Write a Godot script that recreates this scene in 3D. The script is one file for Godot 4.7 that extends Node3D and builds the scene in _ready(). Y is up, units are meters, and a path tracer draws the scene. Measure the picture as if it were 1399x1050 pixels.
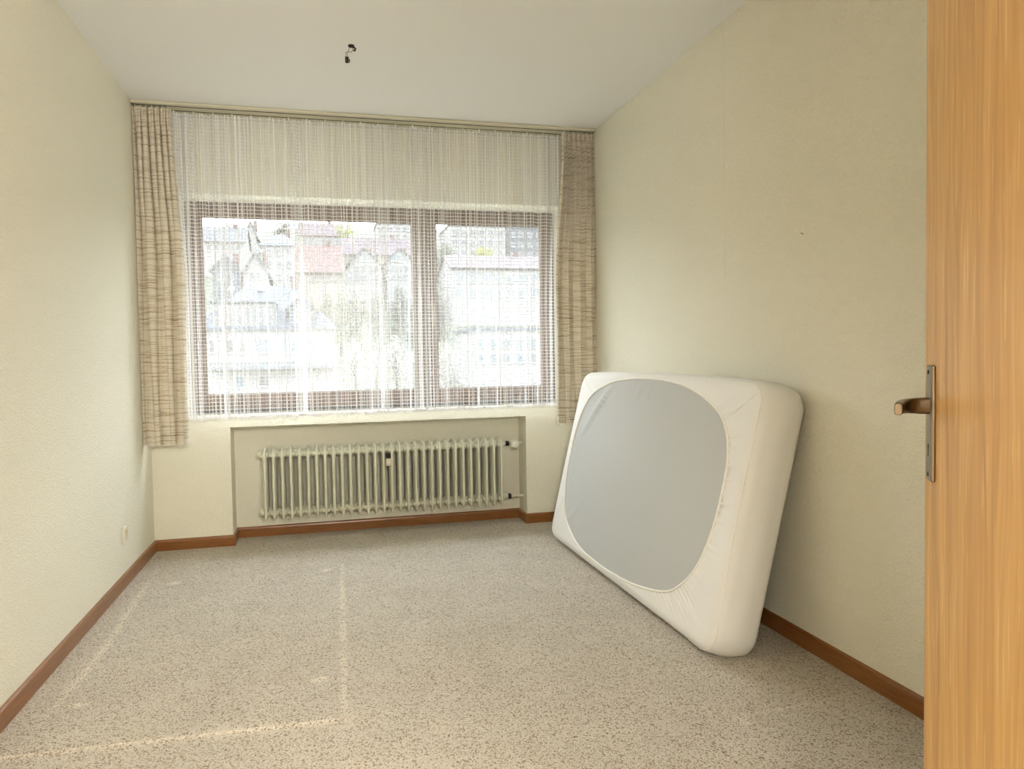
extends Node3D
# A small empty bedroom: x runs along the window wall, y is up, z comes from the window wall (z = 0) into the room. Metres.
const W := 2.657          # room width
const D := 4.25           # room depth
const H := 2.5            # room height
const EYE := Vector3(0.9609, 1.0896, 4.5998)
const FOCAL := 1006.6     # in pixels of the 1399 x 1050 frame
const SKY := 15.0
const EXPOSURE := 1.2
const UNSEEN_HALL_LAMP := 3.1

var M := {}
var rng := RandomNumberGenerator.new()
var eye_basis := Basis(Vector3(0.96818199, -0.0169996, 0.24966908), Vector3(0.02601228, 0.99912196, -0.03284327), Vector3(-0.24889153, 0.03829272, 0.96777408))


func _ready() -> void:
	rng.seed = 11
	var cam := Camera3D.new()
	cam.name = "camera"
	cam.transform = Transform3D(eye_basis.orthonormalized(), EYE)
	cam.fov = rad_to_deg(2.0 * atan(525.0 / FOCAL))
	cam.near = 0.02
	cam.far = 900.0
	cam.current = true
	add_child(cam)
	var sky_mat := ProceduralSkyMaterial.new()
	sky_mat.sky_top_color = Color(0.86, 0.90, 0.95)
	sky_mat.sky_horizon_color = Color(0.95, 0.97, 0.98)
	sky_mat.sky_curve = 0.25
	sky_mat.ground_horizon_color = Color(0.45, 0.47, 0.46)
	sky_mat.ground_bottom_color = Color(0.35, 0.36, 0.34)
	var sky := Sky.new()
	sky.sky_material = sky_mat
	var env := Environment.new()
	env.background_mode = Environment.BG_SKY
	env.sky = sky
	env.background_energy_multiplier = SKY
	env.tonemap_mode = Environment.TONE_MAPPER_LINEAR
	env.tonemap_exposure = EXPOSURE
	env.sdfgi_enabled = true
	env.ssao_enabled = true
	env.ssil_enabled = true
	var we := WorldEnvironment.new()
	we.name = "world"
	we.environment = env
	add_child(we)
	make_materials()
	build_shell()
	build_window()
	build_door()
	build_mattress()
	build_net_curtain()
	build_drapes()
	build_radiator()
	build_small_things()
	build_outside()


# ------------------------------------------------------------------ helpers

func mb() -> SurfaceTool:
	var st := SurfaceTool.new()
	st.begin(Mesh.PRIMITIVE_TRIANGLES)
	st.set_smooth_group(-1)
	return st

func obj(called: String, st, m: Material, parent: Node = self) -> MeshInstance3D:
	var o := MeshInstance3D.new()
	o.name = called
	if st is SurfaceTool:
		st.generate_normals()
		o.mesh = st.commit()
	else:
		o.mesh = st
	o.material_override = m
	parent.add_child(o, true)
	return o

func base(called: String, at := Vector3.ZERO) -> Node3D:
	var o := Node3D.new()
	o.name = called
	o.position = at
	add_child(o, true)
	return o

func tag(o: Node, label: String, category := "", group := "", kind := "") -> Node:
	if label: o.set_meta("label", label)
	if category: o.set_meta("category", category)
	if group: o.set_meta("group", group)
	if kind: o.set_meta("kind", kind)
	return o

func tri(st: SurfaceTool, a: Vector3, b: Vector3, c: Vector3, n: Vector3) -> void:
	if (b - a).cross(c - a).dot(n) > 0.0:
		var k := b
		b = c
		c = k
	st.add_vertex(a)
	st.add_vertex(b)
	st.add_vertex(c)

func quad(st: SurfaceTool, a: Vector3, b: Vector3, c: Vector3, d: Vector3, n: Vector3) -> void:
	tri(st, a, b, c, n)
	tri(st, a, c, d, n)

# a box between two corners with chamfered edges, carried by t
func box(st: SurfaceTool, lo: Vector3, hi: Vector3, r := 0.0, t := Transform3D()) -> void:
	var c := (lo + hi) / 2.0
	var h := (hi - lo) / 2.0
	r = minf(r, minf(h.x, minf(h.y, h.z)) * 0.9)
	for ax in 3:
		for s in [-1.0, 1.0]:
			var n := Vector3.ZERO
			n[ax] = s
			var b := (ax + 1) % 3
			var d := (ax + 2) % 3
			var p := []
			for k in [[-1, -1], [1, -1], [1, 1], [-1, 1]]:
				var v := Vector3.ZERO
				v[ax] = s * h[ax]
				v[b] = k[0] * (h[b] - r)
				v[d] = k[1] * (h[d] - r)
				p.append(t * (c + v))
			quad(st, p[0], p[1], p[2], p[3], t.basis * n)
	if r <= 0.0:
		return
	for ax in 3:
		var b := (ax + 1) % 3
		var d := (ax + 2) % 3
		for sb in [-1.0, 1.0]:
			for sd in [-1.0, 1.0]:
				var p := []
				for k in [[-1, 0], [1, 0], [1, 1], [-1, 1]]:
					var v := Vector3.ZERO
					v[ax] = k[0] * (h[ax] - r)
					v[b] = sb * (h[b] - (r if k[1] == 1 else 0.0))
					v[d] = sd * (h[d] - (0.0 if k[1] == 1 else r))
					p.append(t * (c + v))
				var n := Vector3.ZERO
				n[b] = sb
				n[d] = sd
				quad(st, p[0], p[1], p[2], p[3], t.basis * n)
	for sx in [-1.0, 1.0]:
		for sy in [-1.0, 1.0]:
			for sz in [-1.0, 1.0]:
				var s := Vector3(sx, sy, sz)
				tri(st, t * (c + s * Vector3(h.x, h.y - r, h.z - r)), t * (c + s * Vector3(h.x - r, h.y, h.z - r)), t * (c + s * Vector3(h.x - r, h.y - r, h.z)), t.basis * s)

func box_mesh(lo: Vector3, hi: Vector3, r := 0.0) -> SurfaceTool:
	var st := mb()
	box(st, lo, hi, r)
	return st

# a round bar that follows points; rs may be one radius or one per point
func tube(st: SurfaceTool, pts: Array, rs, sides := 8, caps := true, smooth := true) -> void:
	st.set_smooth_group(1 if smooth else -1)
	var rings := []
	var ref := Vector3.ZERO
	for i in pts.size():
		var dir: Vector3 = (pts[mini(i + 1, pts.size() - 1)] - pts[maxi(i - 1, 0)]).normalized()
		if ref == Vector3.ZERO:
			ref = dir.cross(Vector3.UP if absf(dir.y) < 0.9 else Vector3.RIGHT).normalized()
		ref = (ref - dir * ref.dot(dir)).normalized()
		var side := dir.cross(ref)
		var ring := []
		var r: float = rs[i] if rs is Array else rs
		for k in sides:
			var a := TAU * k / sides
			ring.append(pts[i] + (ref * cos(a) + side * sin(a)) * r)
		rings.append(ring)
	for i in pts.size() - 1:
		for k in sides:
			var k2 := (k + 1) % sides
			var n: Vector3 = rings[i][k] + rings[i][k2] - pts[i] * 2.0 + rings[i + 1][k] + rings[i + 1][k2] - pts[i + 1] * 2.0
			quad(st, rings[i][k], rings[i][k2], rings[i + 1][k2], rings[i + 1][k], n)
	st.set_smooth_group(-1)
	if caps:
		for e in [0, pts.size() - 1]:
			var n: Vector3 = pts[e] - pts[1 if e == 0 else e - 1]
			for k in sides:
				tri(st, pts[e], rings[e][k], rings[e][(k + 1) % sides], n)

# a turned shape: profile of (radius, along) pairs round the axis of t's y
func lathe(st: SurfaceTool, prof: Array, t: Transform3D, sides := 20) -> void:
	for i in prof.size() - 1:
		st.set_smooth_group(-1)
		var a: Vector2 = prof[i]
		var b: Vector2 = prof[i + 1]
		var out := Vector2(b.y - a.y, a.x - b.x)
		st.set_smooth_group(i + 1)
		for k in sides:
			var p := TAU * k / sides
			var p2 := TAU * (k + 1) / sides
			var e := Vector3(cos(p), 0, sin(p))
			var e2 := Vector3(cos(p2), 0, sin(p2))
			var up := Vector3.UP
			quad(st, t * (e * a.x + up * a.y), t * (e2 * a.x + up * a.y), t * (e2 * b.x + up * b.y), t * (e * b.x + up * b.y), t.basis * ((e + e2) * 0.5 * out.x + up * out.y))
	st.set_smooth_group(-1)

# an indexed sheet of nu x nv points with uv from f(i, j) -> [point, uv]
func sheet(nu: int, nv: int, f: Callable, flip := false) -> ArrayMesh:
	var st := SurfaceTool.new()
	st.begin(Mesh.PRIMITIVE_TRIANGLES)
	st.set_smooth_group(0)
	for j in nv:
		for i in nu:
			var r: Array = f.call(i, j)
			st.set_uv(r[1])
			if r.size() > 2: st.set_uv2(r[2])
			st.add_vertex(r[0])
	for j in nv - 1:
		for i in nu - 1:
			var a := j * nu + i
			var q := [a, a + 1, a + nu + 1, a, a + nu + 1, a + nu]
			if flip: q = [a, a + nu + 1, a + 1, a, a + nu, a + nu + 1]
			for k in q: st.add_index(k)
	st.generate_normals()
	return st.commit()

func noise(kind: int, freq: float, oct := 3, sd := 1) -> FastNoiseLite:
	var n := FastNoiseLite.new()
	n.noise_type = kind
	n.frequency = freq
	n.seed = sd
	n.fractal_type = FastNoiseLite.FRACTAL_FBM if oct > 1 else FastNoiseLite.FRACTAL_NONE
	n.fractal_octaves = oct
	return n

func tex_of(im: Image) -> ImageTexture:
	return ImageTexture.create_from_image(im)

# a picture from f(x, y) -> Color, wide x high
func paint(w: int, h: int, f: Callable, alpha := false) -> ImageTexture:
	var n := 4 if alpha else 3
	var d := PackedByteArray()
	d.resize(w * h * n)
	var at := 0
	for y in h:
		for x in w:
			var c: Color = f.call(x, y)
			d[at] = int(clampf(c.r, 0, 1) * 255.0)
			d[at + 1] = int(clampf(c.g, 0, 1) * 255.0)
			d[at + 2] = int(clampf(c.b, 0, 1) * 255.0)
			if alpha: d[at + 3] = int(clampf(c.a, 0, 1) * 255.0)
			at += n
	return tex_of(Image.create_from_data(w, h, false, Image.FORMAT_RGBA8 if alpha else Image.FORMAT_RGB8, d))

func mat(called: String, c: Color, rough := 0.8, spec := 0.5, metal := 0.0) -> StandardMaterial3D:
	var m := StandardMaterial3D.new()
	m.resource_name = called
	m.albedo_color = c
	m.roughness = rough
	m.metallic_specular = spec
	m.metallic = metal
	M[called] = m
	return m

func relief(m: StandardMaterial3D, t: Texture2D, cm: float, scale: Vector3, world := true) -> void:
	m.heightmap_enabled = true
	m.heightmap_texture = t
	m.heightmap_scale = cm
	m.uv1_triplanar = true
	m.uv1_world_triplanar = world
	m.uv1_scale = scale

# the point seen at a pixel on the plane z = -d (for laying out the far town)
func spot(u: float, v: float, d: float) -> Vector3:
	var r := eye_basis * Vector3((u - 699.5) / FOCAL, -(v - 525.0) / FOCAL, -1.0)
	return EYE + r * ((-d - EYE.z) / r.z)


# ------------------------------------------------------------------ materials

func make_materials() -> void:
	var m: StandardMaterial3D
	# woodchip wallpaper under cream paint: chips strewn over a square that repeats
	var hd := PackedFloat32Array()
	hd.resize(1024 * 1024)
	for k in 11000:
		var rx := rng.randf_range(3.0, 9.0)
		strew(hd, 1024, rng.randf() * 1024.0, rng.randf() * 1024.0, rx, rx * rng.randf_range(0.45, 0.9), rng.randf() * PI, rng.randf_range(0.3, 1.0))
	var chip_tex := grey_tex(hd, 1024)
	m = mat("wall_paint", Color8(236, 232, 212), 0.85, 0.4)
	relief(m, chip_tex, 0.18, Vector3.ONE * 1.6)
	m = mat("ceiling_paint", Color8(240, 239, 236), 0.9, 0.4)
	relief(m, chip_tex, 0.03, Vector3.ONE * 1.6)
	mat("hall_paint", Color8(240, 239, 234), 0.9, 0.4)
	mat("hall_floor", Color8(170, 150, 122), 0.5, 0.5)
	# loop-pile carpet: beige tufts, some pale and some brown, over a square of 0.7 m that repeats
	var cn := 1024
	var ca := PackedByteArray()
	ca.resize(cn * cn * 3)
	var chh := PackedFloat32Array()
	chh.resize(cn * cn)
	var light := Color8(250, 243, 228)
	var mid := Color8(230, 217, 194)
	var dark := Color8(104, 82, 58)
	for i in cn * cn:
		ca[i * 3] = 188
		ca[i * 3 + 1] = 172
		ca[i * 3 + 2] = 148
	for k in 34000:
		var t := rng.randf()
		var c := mid.lerp(light, rng.randf()) if t > 0.045 else dark.lerp(mid, 0.25 + rng.randf() * 0.6)
		tuft(ca, chh, cn, rng.randf() * cn, rng.randf() * cn, rng.randf_range(3.2, 6.6), rng.randf_range(2.4, 4.2), rng.randf() * PI, rng.randf_range(0.45, 1.0), c)
	m = mat("carpet", Color.WHITE, 0.95, 0.2)
	m.albedo_texture = tex_of(Image.create_from_data(1024, 1024, false, Image.FORMAT_RGB8, ca))
	m.heightmap_enabled = true
	m.heightmap_texture = grey_tex(chh, 1024)
	m.heightmap_scale = 0.35
	# pile that lies another way where furniture stood, seen as paler lines
	var soft := noise(FastNoiseLite.TYPE_SIMPLEX_SMOOTH, 0.012, 3, 31)
	var rough := noise(FastNoiseLite.TYPE_SIMPLEX_SMOOTH, 0.09, 2, 32)
	m.detail_enabled = true
	m.detail_blend_mode = BaseMaterial3D.BLEND_MODE_MUL
	m.detail_uv_layer = BaseMaterial3D.DETAIL_UV_2
	m.detail_albedo = paint(768, 1228, func(x, y):
		var p := Vector2(W * (x + 0.5) / 768.0, D * (y + 0.5) / 1228.0)
		var v := 0.90 + 0.025 * soft.get_noise_2d(x, y)
		var w := press(p) * (0.75 + 0.5 * rough.get_noise_2d(x, y))
		v += 0.11 * w
		return Color(v, v, v))
	# woods
	var g1 := noise(FastNoiseLite.TYPE_SIMPLEX_SMOOTH, 0.02, 4, 41)
	var g2 := noise(FastNoiseLite.TYPE_SIMPLEX_SMOOTH, 0.05, 3, 42)
	var g3 := noise(FastNoiseLite.TYPE_SIMPLEX_SMOOTH, 0.006, 2, 43)
	m = mat("door_wood", Color.WHITE, 0.42, 0.5)
	m.clearcoat_enabled = true
	m.clearcoat = 0.25
	m.clearcoat_roughness = 0.35
	m.albedo_texture = paint(768, 1024, func(x, y):
		var w := g3.get_noise_2d(x, y * 0.3) * 30.0
		var t := g1.get_noise_2d((x + w) * 0.9, y * 0.05) * 0.75 + g2.get_noise_2d((x + w) * 1.4, y * 0.12) * 0.4
		var c := Color8(206, 152, 76).lerp(Color8(230, 182, 106), clampf(0.5 + t * 1.2, 0, 1))
		var streak := smoothstep(0.32, 0.6, g2.get_noise_2d(x * 1.3 + 900.0, y * 0.16))
		return c.lerp(Color8(246, 212, 150), streak * 0.6).lerp(Color8(164, 106, 44), smoothstep(0.35, 0.7, -t) * 0.5))
	m = mat("skirting_wood", Color.WHITE, 0.36, 0.5)
	m.clearcoat_enabled = true
	m.clearcoat = 0.5
	m.clearcoat_roughness = 0.25
	m.uv1_triplanar = true
	m.uv1_world_triplanar = true
	m.uv1_scale = Vector3(1.2, 1.2, 1.2)
	m.albedo_texture = paint(512, 512, func(x, y):
		var t := g2.get_noise_2d(x * 0.12, y * 5.0)
		return Color8(120, 70, 22).lerp(Color8(150, 96, 40), clampf(0.5 + t, 0, 1)))
	mat("window_wood", Color8(92, 62, 46), 0.5, 0.5)
	mat("plate_metal", Color8(150, 140, 124), 0.38, 0.5, 1.0)
	mat("lever_metal", Color8(108, 94, 78), 0.32, 0.5, 1.0)
	mat("black_plastic", Color8(22, 20, 18), 0.5, 0.4)
	mat("white_plastic", Color8(226, 222, 206), 0.4, 0.5)
	mat("cream_plastic", Color8(214, 204, 176), 0.45, 0.5)
	mat("radiator_enamel", Color8(212, 210, 186), 0.35, 0.5)
	mat("dark_metal", Color8(52, 44, 36), 0.5, 0.5, 0.8)
	mat("copper_wire", Color8(60, 50, 44), 0.5, 0.5)
	mat("rail_white", Color8(206, 200, 176), 0.5, 0.5)
	mat("sill_stone", Color8(220, 214, 192), 0.35, 0.5)
	m = mat("glass", Color(1, 1, 1, 0.04), 0.0, 0.5)
	m.transparency = BaseMaterial3D.TRANSPARENCY_ALPHA
	# mattress cloths
	var weave := noise(FastNoiseLite.TYPE_SIMPLEX_SMOOTH, 0.02, 2, 51)
	m = mat("ticking_grey", Color.WHITE, 0.9, 0.3)
	m.albedo_texture = paint(256, 256, func(x, y):
		var k := 0.5 + 0.5 * sin(TAU * x / 8.0) * sin(TAU * y / 8.0)
		return Color8(184, 185, 180).lerp(Color8(208, 208, 202), k * 0.8 + weave.get_noise_2d(x, y) * 0.1))
	m.uv1_scale = Vector3(18, 18, 1)
	mat("sheet_cotton", Color8(238, 236, 229), 0.9, 0.3)
	mat("sheet_hem", Color8(246, 242, 230), 0.85, 0.3)
	# curtains
	var slub := noise(FastNoiseLite.TYPE_SIMPLEX_SMOOTH, 0.02, 2, 61)
	var yarn := noise(FastNoiseLite.TYPE_SIMPLEX_SMOOTH, 0.3, 1, 62)
	m = mat("drape_linen", Color.WHITE, 0.95, 0.2)
	m.backlight_enabled = true
	m.backlight = Color(0.4, 0.37, 0.30)
	var cloth := Image.create_empty(512, 1024, false, Image.FORMAT_RGB8)
	for y in 1024:
		for x in 512:
			cloth.set_pixel(x, y, Color8(232, 225, 209).lerp(Color8(210, 201, 181), 0.5 + 0.5 * yarn.get_noise_2d(x * 0.5, y * 0.9)))
	for k in 300:
		var x0 := rng.randi() % 512
		var y0 := rng.randi() % 1024
		var long := rng.randi_range(40, 420)
		var thick := rng.randf_range(0.5, 1.6) * (1.6 if rng.randf() < 0.15 else 1.0)
		var tone := Color8(132, 104, 80).lerp(Color8(186, 168, 140), rng.randf())
		for x in long:
			var e := sin(PI * (x + 0.5) / long)
			var yy := y0 + slub.get_noise_2d(x * 1.5 + k * 50.0, 0.0) * 3.0
			var th := thick * e
			for y in range(int(yy - th), int(yy + th) + 1):
				var px := posmod(x0 + x, 512)
				var py := posmod(y, 1024)
				cloth.set_pixel(px, py, cloth.get_pixel(px, py).lerp(tone, 0.58 * e))
	m.albedo_texture = tex_of(cloth)
	mat("drape_tape", Color8(226, 216, 194), 0.9, 0.3)
	# the net: thick and thin yarns over a sheer ground, 12 x 14 meshes of the cloth to a tile
	var jit := noise(FastNoiseLite.TYPE_SIMPLEX_SMOOTH, 0.02, 2, 71)
	m = mat("net_voile", Color.WHITE, 0.95, 0.2)
	m.transparency = BaseMaterial3D.TRANSPARENCY_ALPHA
	m.backlight_enabled = true
	m.backlight = Color(0.34, 0.34, 0.34)
	# every upright yarn has its own weight: a few heavy, most thin, some close together
	var yarns := PackedFloat32Array()
	yarns.resize(1024)
	var ux := 0.0
	while ux < 1018.0:
		var wy := 6.5 if rng.randf() < 0.22 else rng.randf_range(1.6, 4.2)
		var ay := 0.9 if wy > 6.0 else rng.randf_range(0.4, 0.8)
		for x in range(int(ux - wy - 2), int(ux + wy + 3)):
			var q := posmod(x, 1024)
			yarns[q] = maxf(yarns[q], ay * (1.0 - smoothstep(wy - 1.0, wy + 1.5, absf(x - ux))))
		ux += rng.randf_range(12.0, 30.0)
	m.albedo_texture = paint(1024, 1024, func(x, y):
		var jx := jit.get_noise_2d(x * 0.4, y) * 2.0
		var jy := jit.get_noise_2d(x * 0.35 + 500.0, y * 0.5) * 5.0
		var cy := fposmod((y + jy) / 64.0, 1.0)
		var al := 0.10
		al = maxf(al, yarns[posmod(int(x + jx), 1024)])
		al = maxf(al, 0.82 * (1.0 - smoothstep(0.07, 0.12, absf(cy - 0.5))))
		return Color(0.97, 0.97, 0.965, al), true)
	m = mat("net_hem", Color(0.97, 0.97, 0.96), 0.95, 0.2)
	m.backlight_enabled = true
	m.backlight = Color(0.34, 0.34, 0.34)
	# outdoors
	mat("render_white", Color8(104, 104, 102), 0.9)
	mat("render_cream", Color8(96, 91, 82), 0.9)
	mat("render_grey", Color8(64, 69, 74), 0.9)
	mat("slate_roof", Color8(44, 52, 62), 0.7)
	mat("dark_slate_roof", Color8(34, 38, 46), 0.7)
	mat("red_roof", Color8(62, 42, 40), 0.8)
	mat("mauve_roof", Color8(54, 44, 48), 0.8)
	mat("far_frame", Color8(116, 116, 116), 0.6)
	mat("far_glass", Color8(26, 31, 36), 0.15)
	mat("far_glass_blue", Color8(46, 62, 70), 0.15)
	mat("balcony_rail", Color8(60, 66, 68), 0.6)
	mat("hill_grass", Color8(52, 58, 44), 0.95)
	mat("asphalt", Color8(76, 76, 75), 0.95)
	mat("bark", Color8(52, 44, 38), 0.9)
	m = mat("leaf_grey_green", Color8(58, 65, 50), 0.9)
	m = mat("leaf_dark", Color8(40, 47, 38), 0.9)
	m = mat("leaf_yellow", Color8(110, 114, 46), 0.9)
	m = mat("blossom", Color8(128, 126, 118), 0.9)

# a soft dome laid into a wrapped height picture
func strew(h: PackedFloat32Array, n: int, cx: float, cy: float, rx: float, ry: float, turn: float, tall: float) -> void:
	var R := int(ceil(maxf(rx, ry)))
	var co := cos(turn)
	var si := sin(turn)
	for y in range(-R, R + 1):
		for x in range(-R, R + 1):
			var u := (x * co + y * si) / rx
			var v := (-x * si + y * co) / ry
			var d := 1.0 - u * u - v * v
			if d > 0.0:
				var i := posmod(int(cy) + y, n) * n + posmod(int(cx) + x, n)
				h[i] = maxf(h[i], tall * d)

func tuft(ca: PackedByteArray, h: PackedFloat32Array, n: int, cx: float, cy: float, rx: float, ry: float, turn: float, tall: float, c: Color) -> void:
	var R := int(ceil(maxf(rx, ry)))
	var co := cos(turn)
	var si := sin(turn)
	var r := int(c.r * 255.0)
	var g := int(c.g * 255.0)
	var b := int(c.b * 255.0)
	for y in range(-R, R + 1):
		for x in range(-R, R + 1):
			var u := (x * co + y * si) / rx
			var v := (-x * si + y * co) / ry
			var d := 1.0 - u * u - v * v
			if d > 0.0:
				var i := posmod(int(cy) + y, n) * n + posmod(int(cx) + x, n)
				if tall * d > h[i]:
					h[i] = tall * d
					ca[i * 3] = r
					ca[i * 3 + 1] = g
					ca[i * 3 + 2] = b

func grey_tex(h: PackedFloat32Array, n: int) -> ImageTexture:
	var d := PackedByteArray()
	d.resize(n * n)
	for i in n * n: d[i] = int(clampf(h[i], 0, 1) * 255.0)
	return tex_of(Image.create_from_data(n, n, false, Image.FORMAT_L8, d))

# how much the carpet is pressed paler at a place
func press(p: Vector2) -> float:
	var w := 0.0
	# the long edge of the bed that stood along the left wall
	var x1 := 0.095 + 0.03 * smoothstep(0.4, 1.6, p.y) - 0.02 * smoothstep(1.6, 2.2, p.y)
	w = maxf(w, exp(-pow((p.x - x1) / 0.016, 2.0)) * smoothstep(0.2, 1.1, p.y) * (1.0 - smoothstep(1.8, 2.3, p.y)))
	var x2 := 1.05 - 0.022 * p.y
	w = maxf(w, 0.75 * exp(-pow((p.x - x2) / 0.013, 2.0)) * smoothstep(0.35, 0.9, p.y) * (1.0 - smoothstep(2.25, 2.36, p.y)))
	var z1 := 2.325 + 0.045 * (p.x - 0.45)
	w = maxf(w, exp(-pow((p.y - z1) / 0.012, 2.0)) * (1.0 - smoothstep(0.96, 1.05, p.x)))
	for f in [Vector2(0.223, 0.693), Vector2(0.959, 0.694), Vector2(0.928, 2.034), Vector2(0.177, 2.005)]:
		var d: Vector2 = (p - f) / Vector2(0.03, 0.024)
		w = maxf(w, 1.1 * exp(-pow(d.length(), 4.0)))
	var z2 := 2.66
	w = maxf(w, 0.5 * exp(-pow((p.y - z2) / 0.014, 2.0)) * smoothstep(2.12, 2.2, p.x) * (1.0 - smoothstep(2.42, 2.5, p.x)))
	w = maxf(w, 0.8 * exp(-pow(((p - Vector2(2.14, 2.70)) / Vector2(0.03, 0.025)).length(), 2.0)))
	return w

func pile_height(p: Vector2) -> float:
	var h := 0.0
	var z1 := 2.325 + 0.045 * (p.x - 0.45)
	h += 0.007 * exp(-pow((p.y - z1) / 0.013, 2.0)) * (1.0 - smoothstep(0.96, 1.05, p.x))
	h -= 0.009 * exp(-pow((p.y - z1 + 0.022) / 0.009, 2.0)) * (1.0 - smoothstep(0.96, 1.05, p.x))
	h += 0.004 * exp(-pow((p.y - 2.66) / 0.014, 2.0)) * smoothstep(2.12, 2.2, p.x) * (1.0 - smoothstep(2.42, 2.5, p.x))
	h -= 0.005 * exp(-pow((p.y - 2.638) / 0.009, 2.0)) * smoothstep(2.12, 2.2, p.x) * (1.0 - smoothstep(2.42, 2.5, p.x))
	for f in [Vector2(0.223, 0.693), Vector2(0.959, 0.694), Vector2(0.928, 2.034), Vector2(0.177, 2.005)]:
		h -= 0.004 * exp(-pow(((p - f) / Vector2(0.03, 0.024)).length(), 4.0))
	return h


# ------------------------------------------------------------------ the room

func struct(called: String, st, m: Material, label: String, category := "") -> MeshInstance3D:
	var o := obj(called, st, m)
	tag(o, label, category, "", "structure")
	return o

func build_shell() -> void:
	var st: SurfaceTool
	# carpet: a slab whose top is modelled with the dents and ridges left by furniture; it runs into the radiator niche
	var nx := 160
	var nz := 620
	var z0 := -0.19
	var fl := obj("floor", sheet(nx, nz, func(i, j):
		var p := Vector2(W * i / (nx - 1.0), z0 + (4.30 - z0) * j / (nz - 1.0))
		return [Vector3(p.x, pile_height(p), p.y), p / 0.70, Vector2(p.x / W, p.y / D)]), M.carpet)
	tag(fl, "beige flecked carpet with pale lines and dents where a bed stood", "carpet", "", "structure")
	obj("underlay", box_mesh(Vector3(-0.1, -0.2, -0.36), Vector3(W + 0.1, -0.02, 4.30)), M.hall_floor, fl)
	struct("ceiling", box_mesh(Vector3(-0.1, H, -0.36), Vector3(W + 0.1, H + 0.2, 4.37)), M.ceiling_paint, "plain white painted ceiling over the bedroom", "ceiling")
	struct("wall_left", box_mesh(Vector3(-0.1, -0.2, -0.36), Vector3(0, H, 4.25)), M.wall_paint, "cream woodchip wall with the socket at its foot", "wall")
	var wr := struct("wall_right", box_mesh(Vector3(W, -0.2, -0.36), Vector3(W + 0.1, H, 4.25)), M.wall_paint, "cream woodchip wall that the mattress leans against", "wall")
	# two drops of wallpaper that do not quite meet: the upright seam
	obj("wallpaper_drop", box_mesh(Vector3(W - 0.0016, 0.0, 1.7358), Vector3(W + 0.01, H - 0.001, 4.25), 0.0004), M.wall_paint, wr)
	obj("wallpaper_drop", box_mesh(Vector3(W - 0.0014, 0.0, 0.0), Vector3(W + 0.01, H - 0.001, 1.7336), 0.0004), M.wall_paint, wr)
	# the window wall: piers, lintel, breast with niche
	st = mb()
	var n0 := 0.4265
	var n1 := 2.2326
	var o0 := 0.18
	var o1 := 2.51
	box(st, Vector3(0, 2.06, -0.36), Vector3(W, H, 0))
	box(st, Vector3(0, 0.75, -0.36), Vector3(o0, 2.06, 0))
	box(st, Vector3(o1, 0.75, -0.36), Vector3(W, 2.06, 0))
	box(st, Vector3(0, -0.2, -0.36), Vector3(n0, 0.75, 0))
	box(st, Vector3(n1, -0.2, -0.36), Vector3(W, 0.75, 0))
	box(st, Vector3(n0, -0.2, -0.36), Vector3(n1, 0.75, -0.19))
	box(st, Vector3(n0, 0.70, -0.20), Vector3(n1, 0.75, 0.0))
	struct("wall_back", st, M.wall_paint, "cream window wall with a shallow niche for the radiator", "wall")
	# skirting
	struct("baseboard_left", skirting([Vector3(0, 0, 4.2), Vector3(0, 0, 0)]), M.skirting_wood, "brown wooden skirting along the wall with the socket", "skirting")
	struct("baseboard_right", skirting([Vector3(W, 0, 0), Vector3(W, 0, 4.2)]), M.skirting_wood, "brown wooden skirting along the wall behind the mattress", "skirting")
	var bb := base("baseboard_back")
	tag(bb, "brown wooden skirting that steps into the niche under the window", "skirting", "", "structure")
	for seg in [[Vector3(0, 0, 0), Vector3(n0 + 0.012, 0, 0)], [Vector3(n0, 0, 0.012), Vector3(n0, 0, -0.19)], [Vector3(n0, 0, -0.19), Vector3(n1, 0, -0.19)], [Vector3(n1, 0, -0.19), Vector3(n1, 0, 0.012)], [Vector3(n1 - 0.012, 0, 0), Vector3(W, 0, 0)]]:
		obj("skirting_board", skirting(seg), M.skirting_wood, bb)
	# the wall with the doorway, and the hall that the picture is taken from
	st = mb()
	box(st, Vector3(0, -0.2, 4.25), Vector3(0.66, H, 4.37))
	box(st, Vector3(1.58, -0.2, 4.25), Vector3(W, H, 4.37))
	box(st, Vector3(0.66, 2.04, 4.25), Vector3(1.58, H, 4.37))
	struct("wall_front", st, M.wall_paint, "cream wall with the open doorway", "wall")
	st = mb()
	box(st, Vector3(0.66, 0, 4.24), Vector3(0.69, 2.04, 4.38), 0.002)
	box(st, Vector3(1.55, 0, 4.24), Vector3(1.58, 2.04, 4.38), 0.002)
	box(st, Vector3(0.66, 2.01, 4.24), Vector3(1.58, 2.04, 4.38), 0.002)
	struct("trim_1", st, M.door_wood, "honey wood lining of the doorway", "door frame")
	struct("floor_hall", box_mesh(Vector3(-0.7, -0.2, 4.30), Vector3(3.1, -0.005, 6.4)), M.hall_floor, "brown floor of the hall", "floor")
	struct("ceiling_hall", box_mesh(Vector3(-0.7, H, 4.37), Vector3(3.1, H + 0.2, 6.5)), M.hall_paint, "white ceiling of the hall", "ceiling")
	st = mb()
	box(st, Vector3(-0.8, -0.2, 4.25), Vector3(-0.7, H, 6.5))
	box(st, Vector3(-0.7, -0.2, 4.27), Vector3(0.0, H, 4.37))
	struct("wall_hall_left", st, M.hall_paint, "white side wall of the hall", "wall")
	st = mb()
	box(st, Vector3(3.1, -0.2, 4.25), Vector3(3.2, H, 6.5))
	box(st, Vector3(W, -0.2, 4.27), Vector3(3.1, H, 4.37))
	struct("wall_hall_right", st, M.hall_paint, "white end wall of the hall", "wall")
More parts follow.
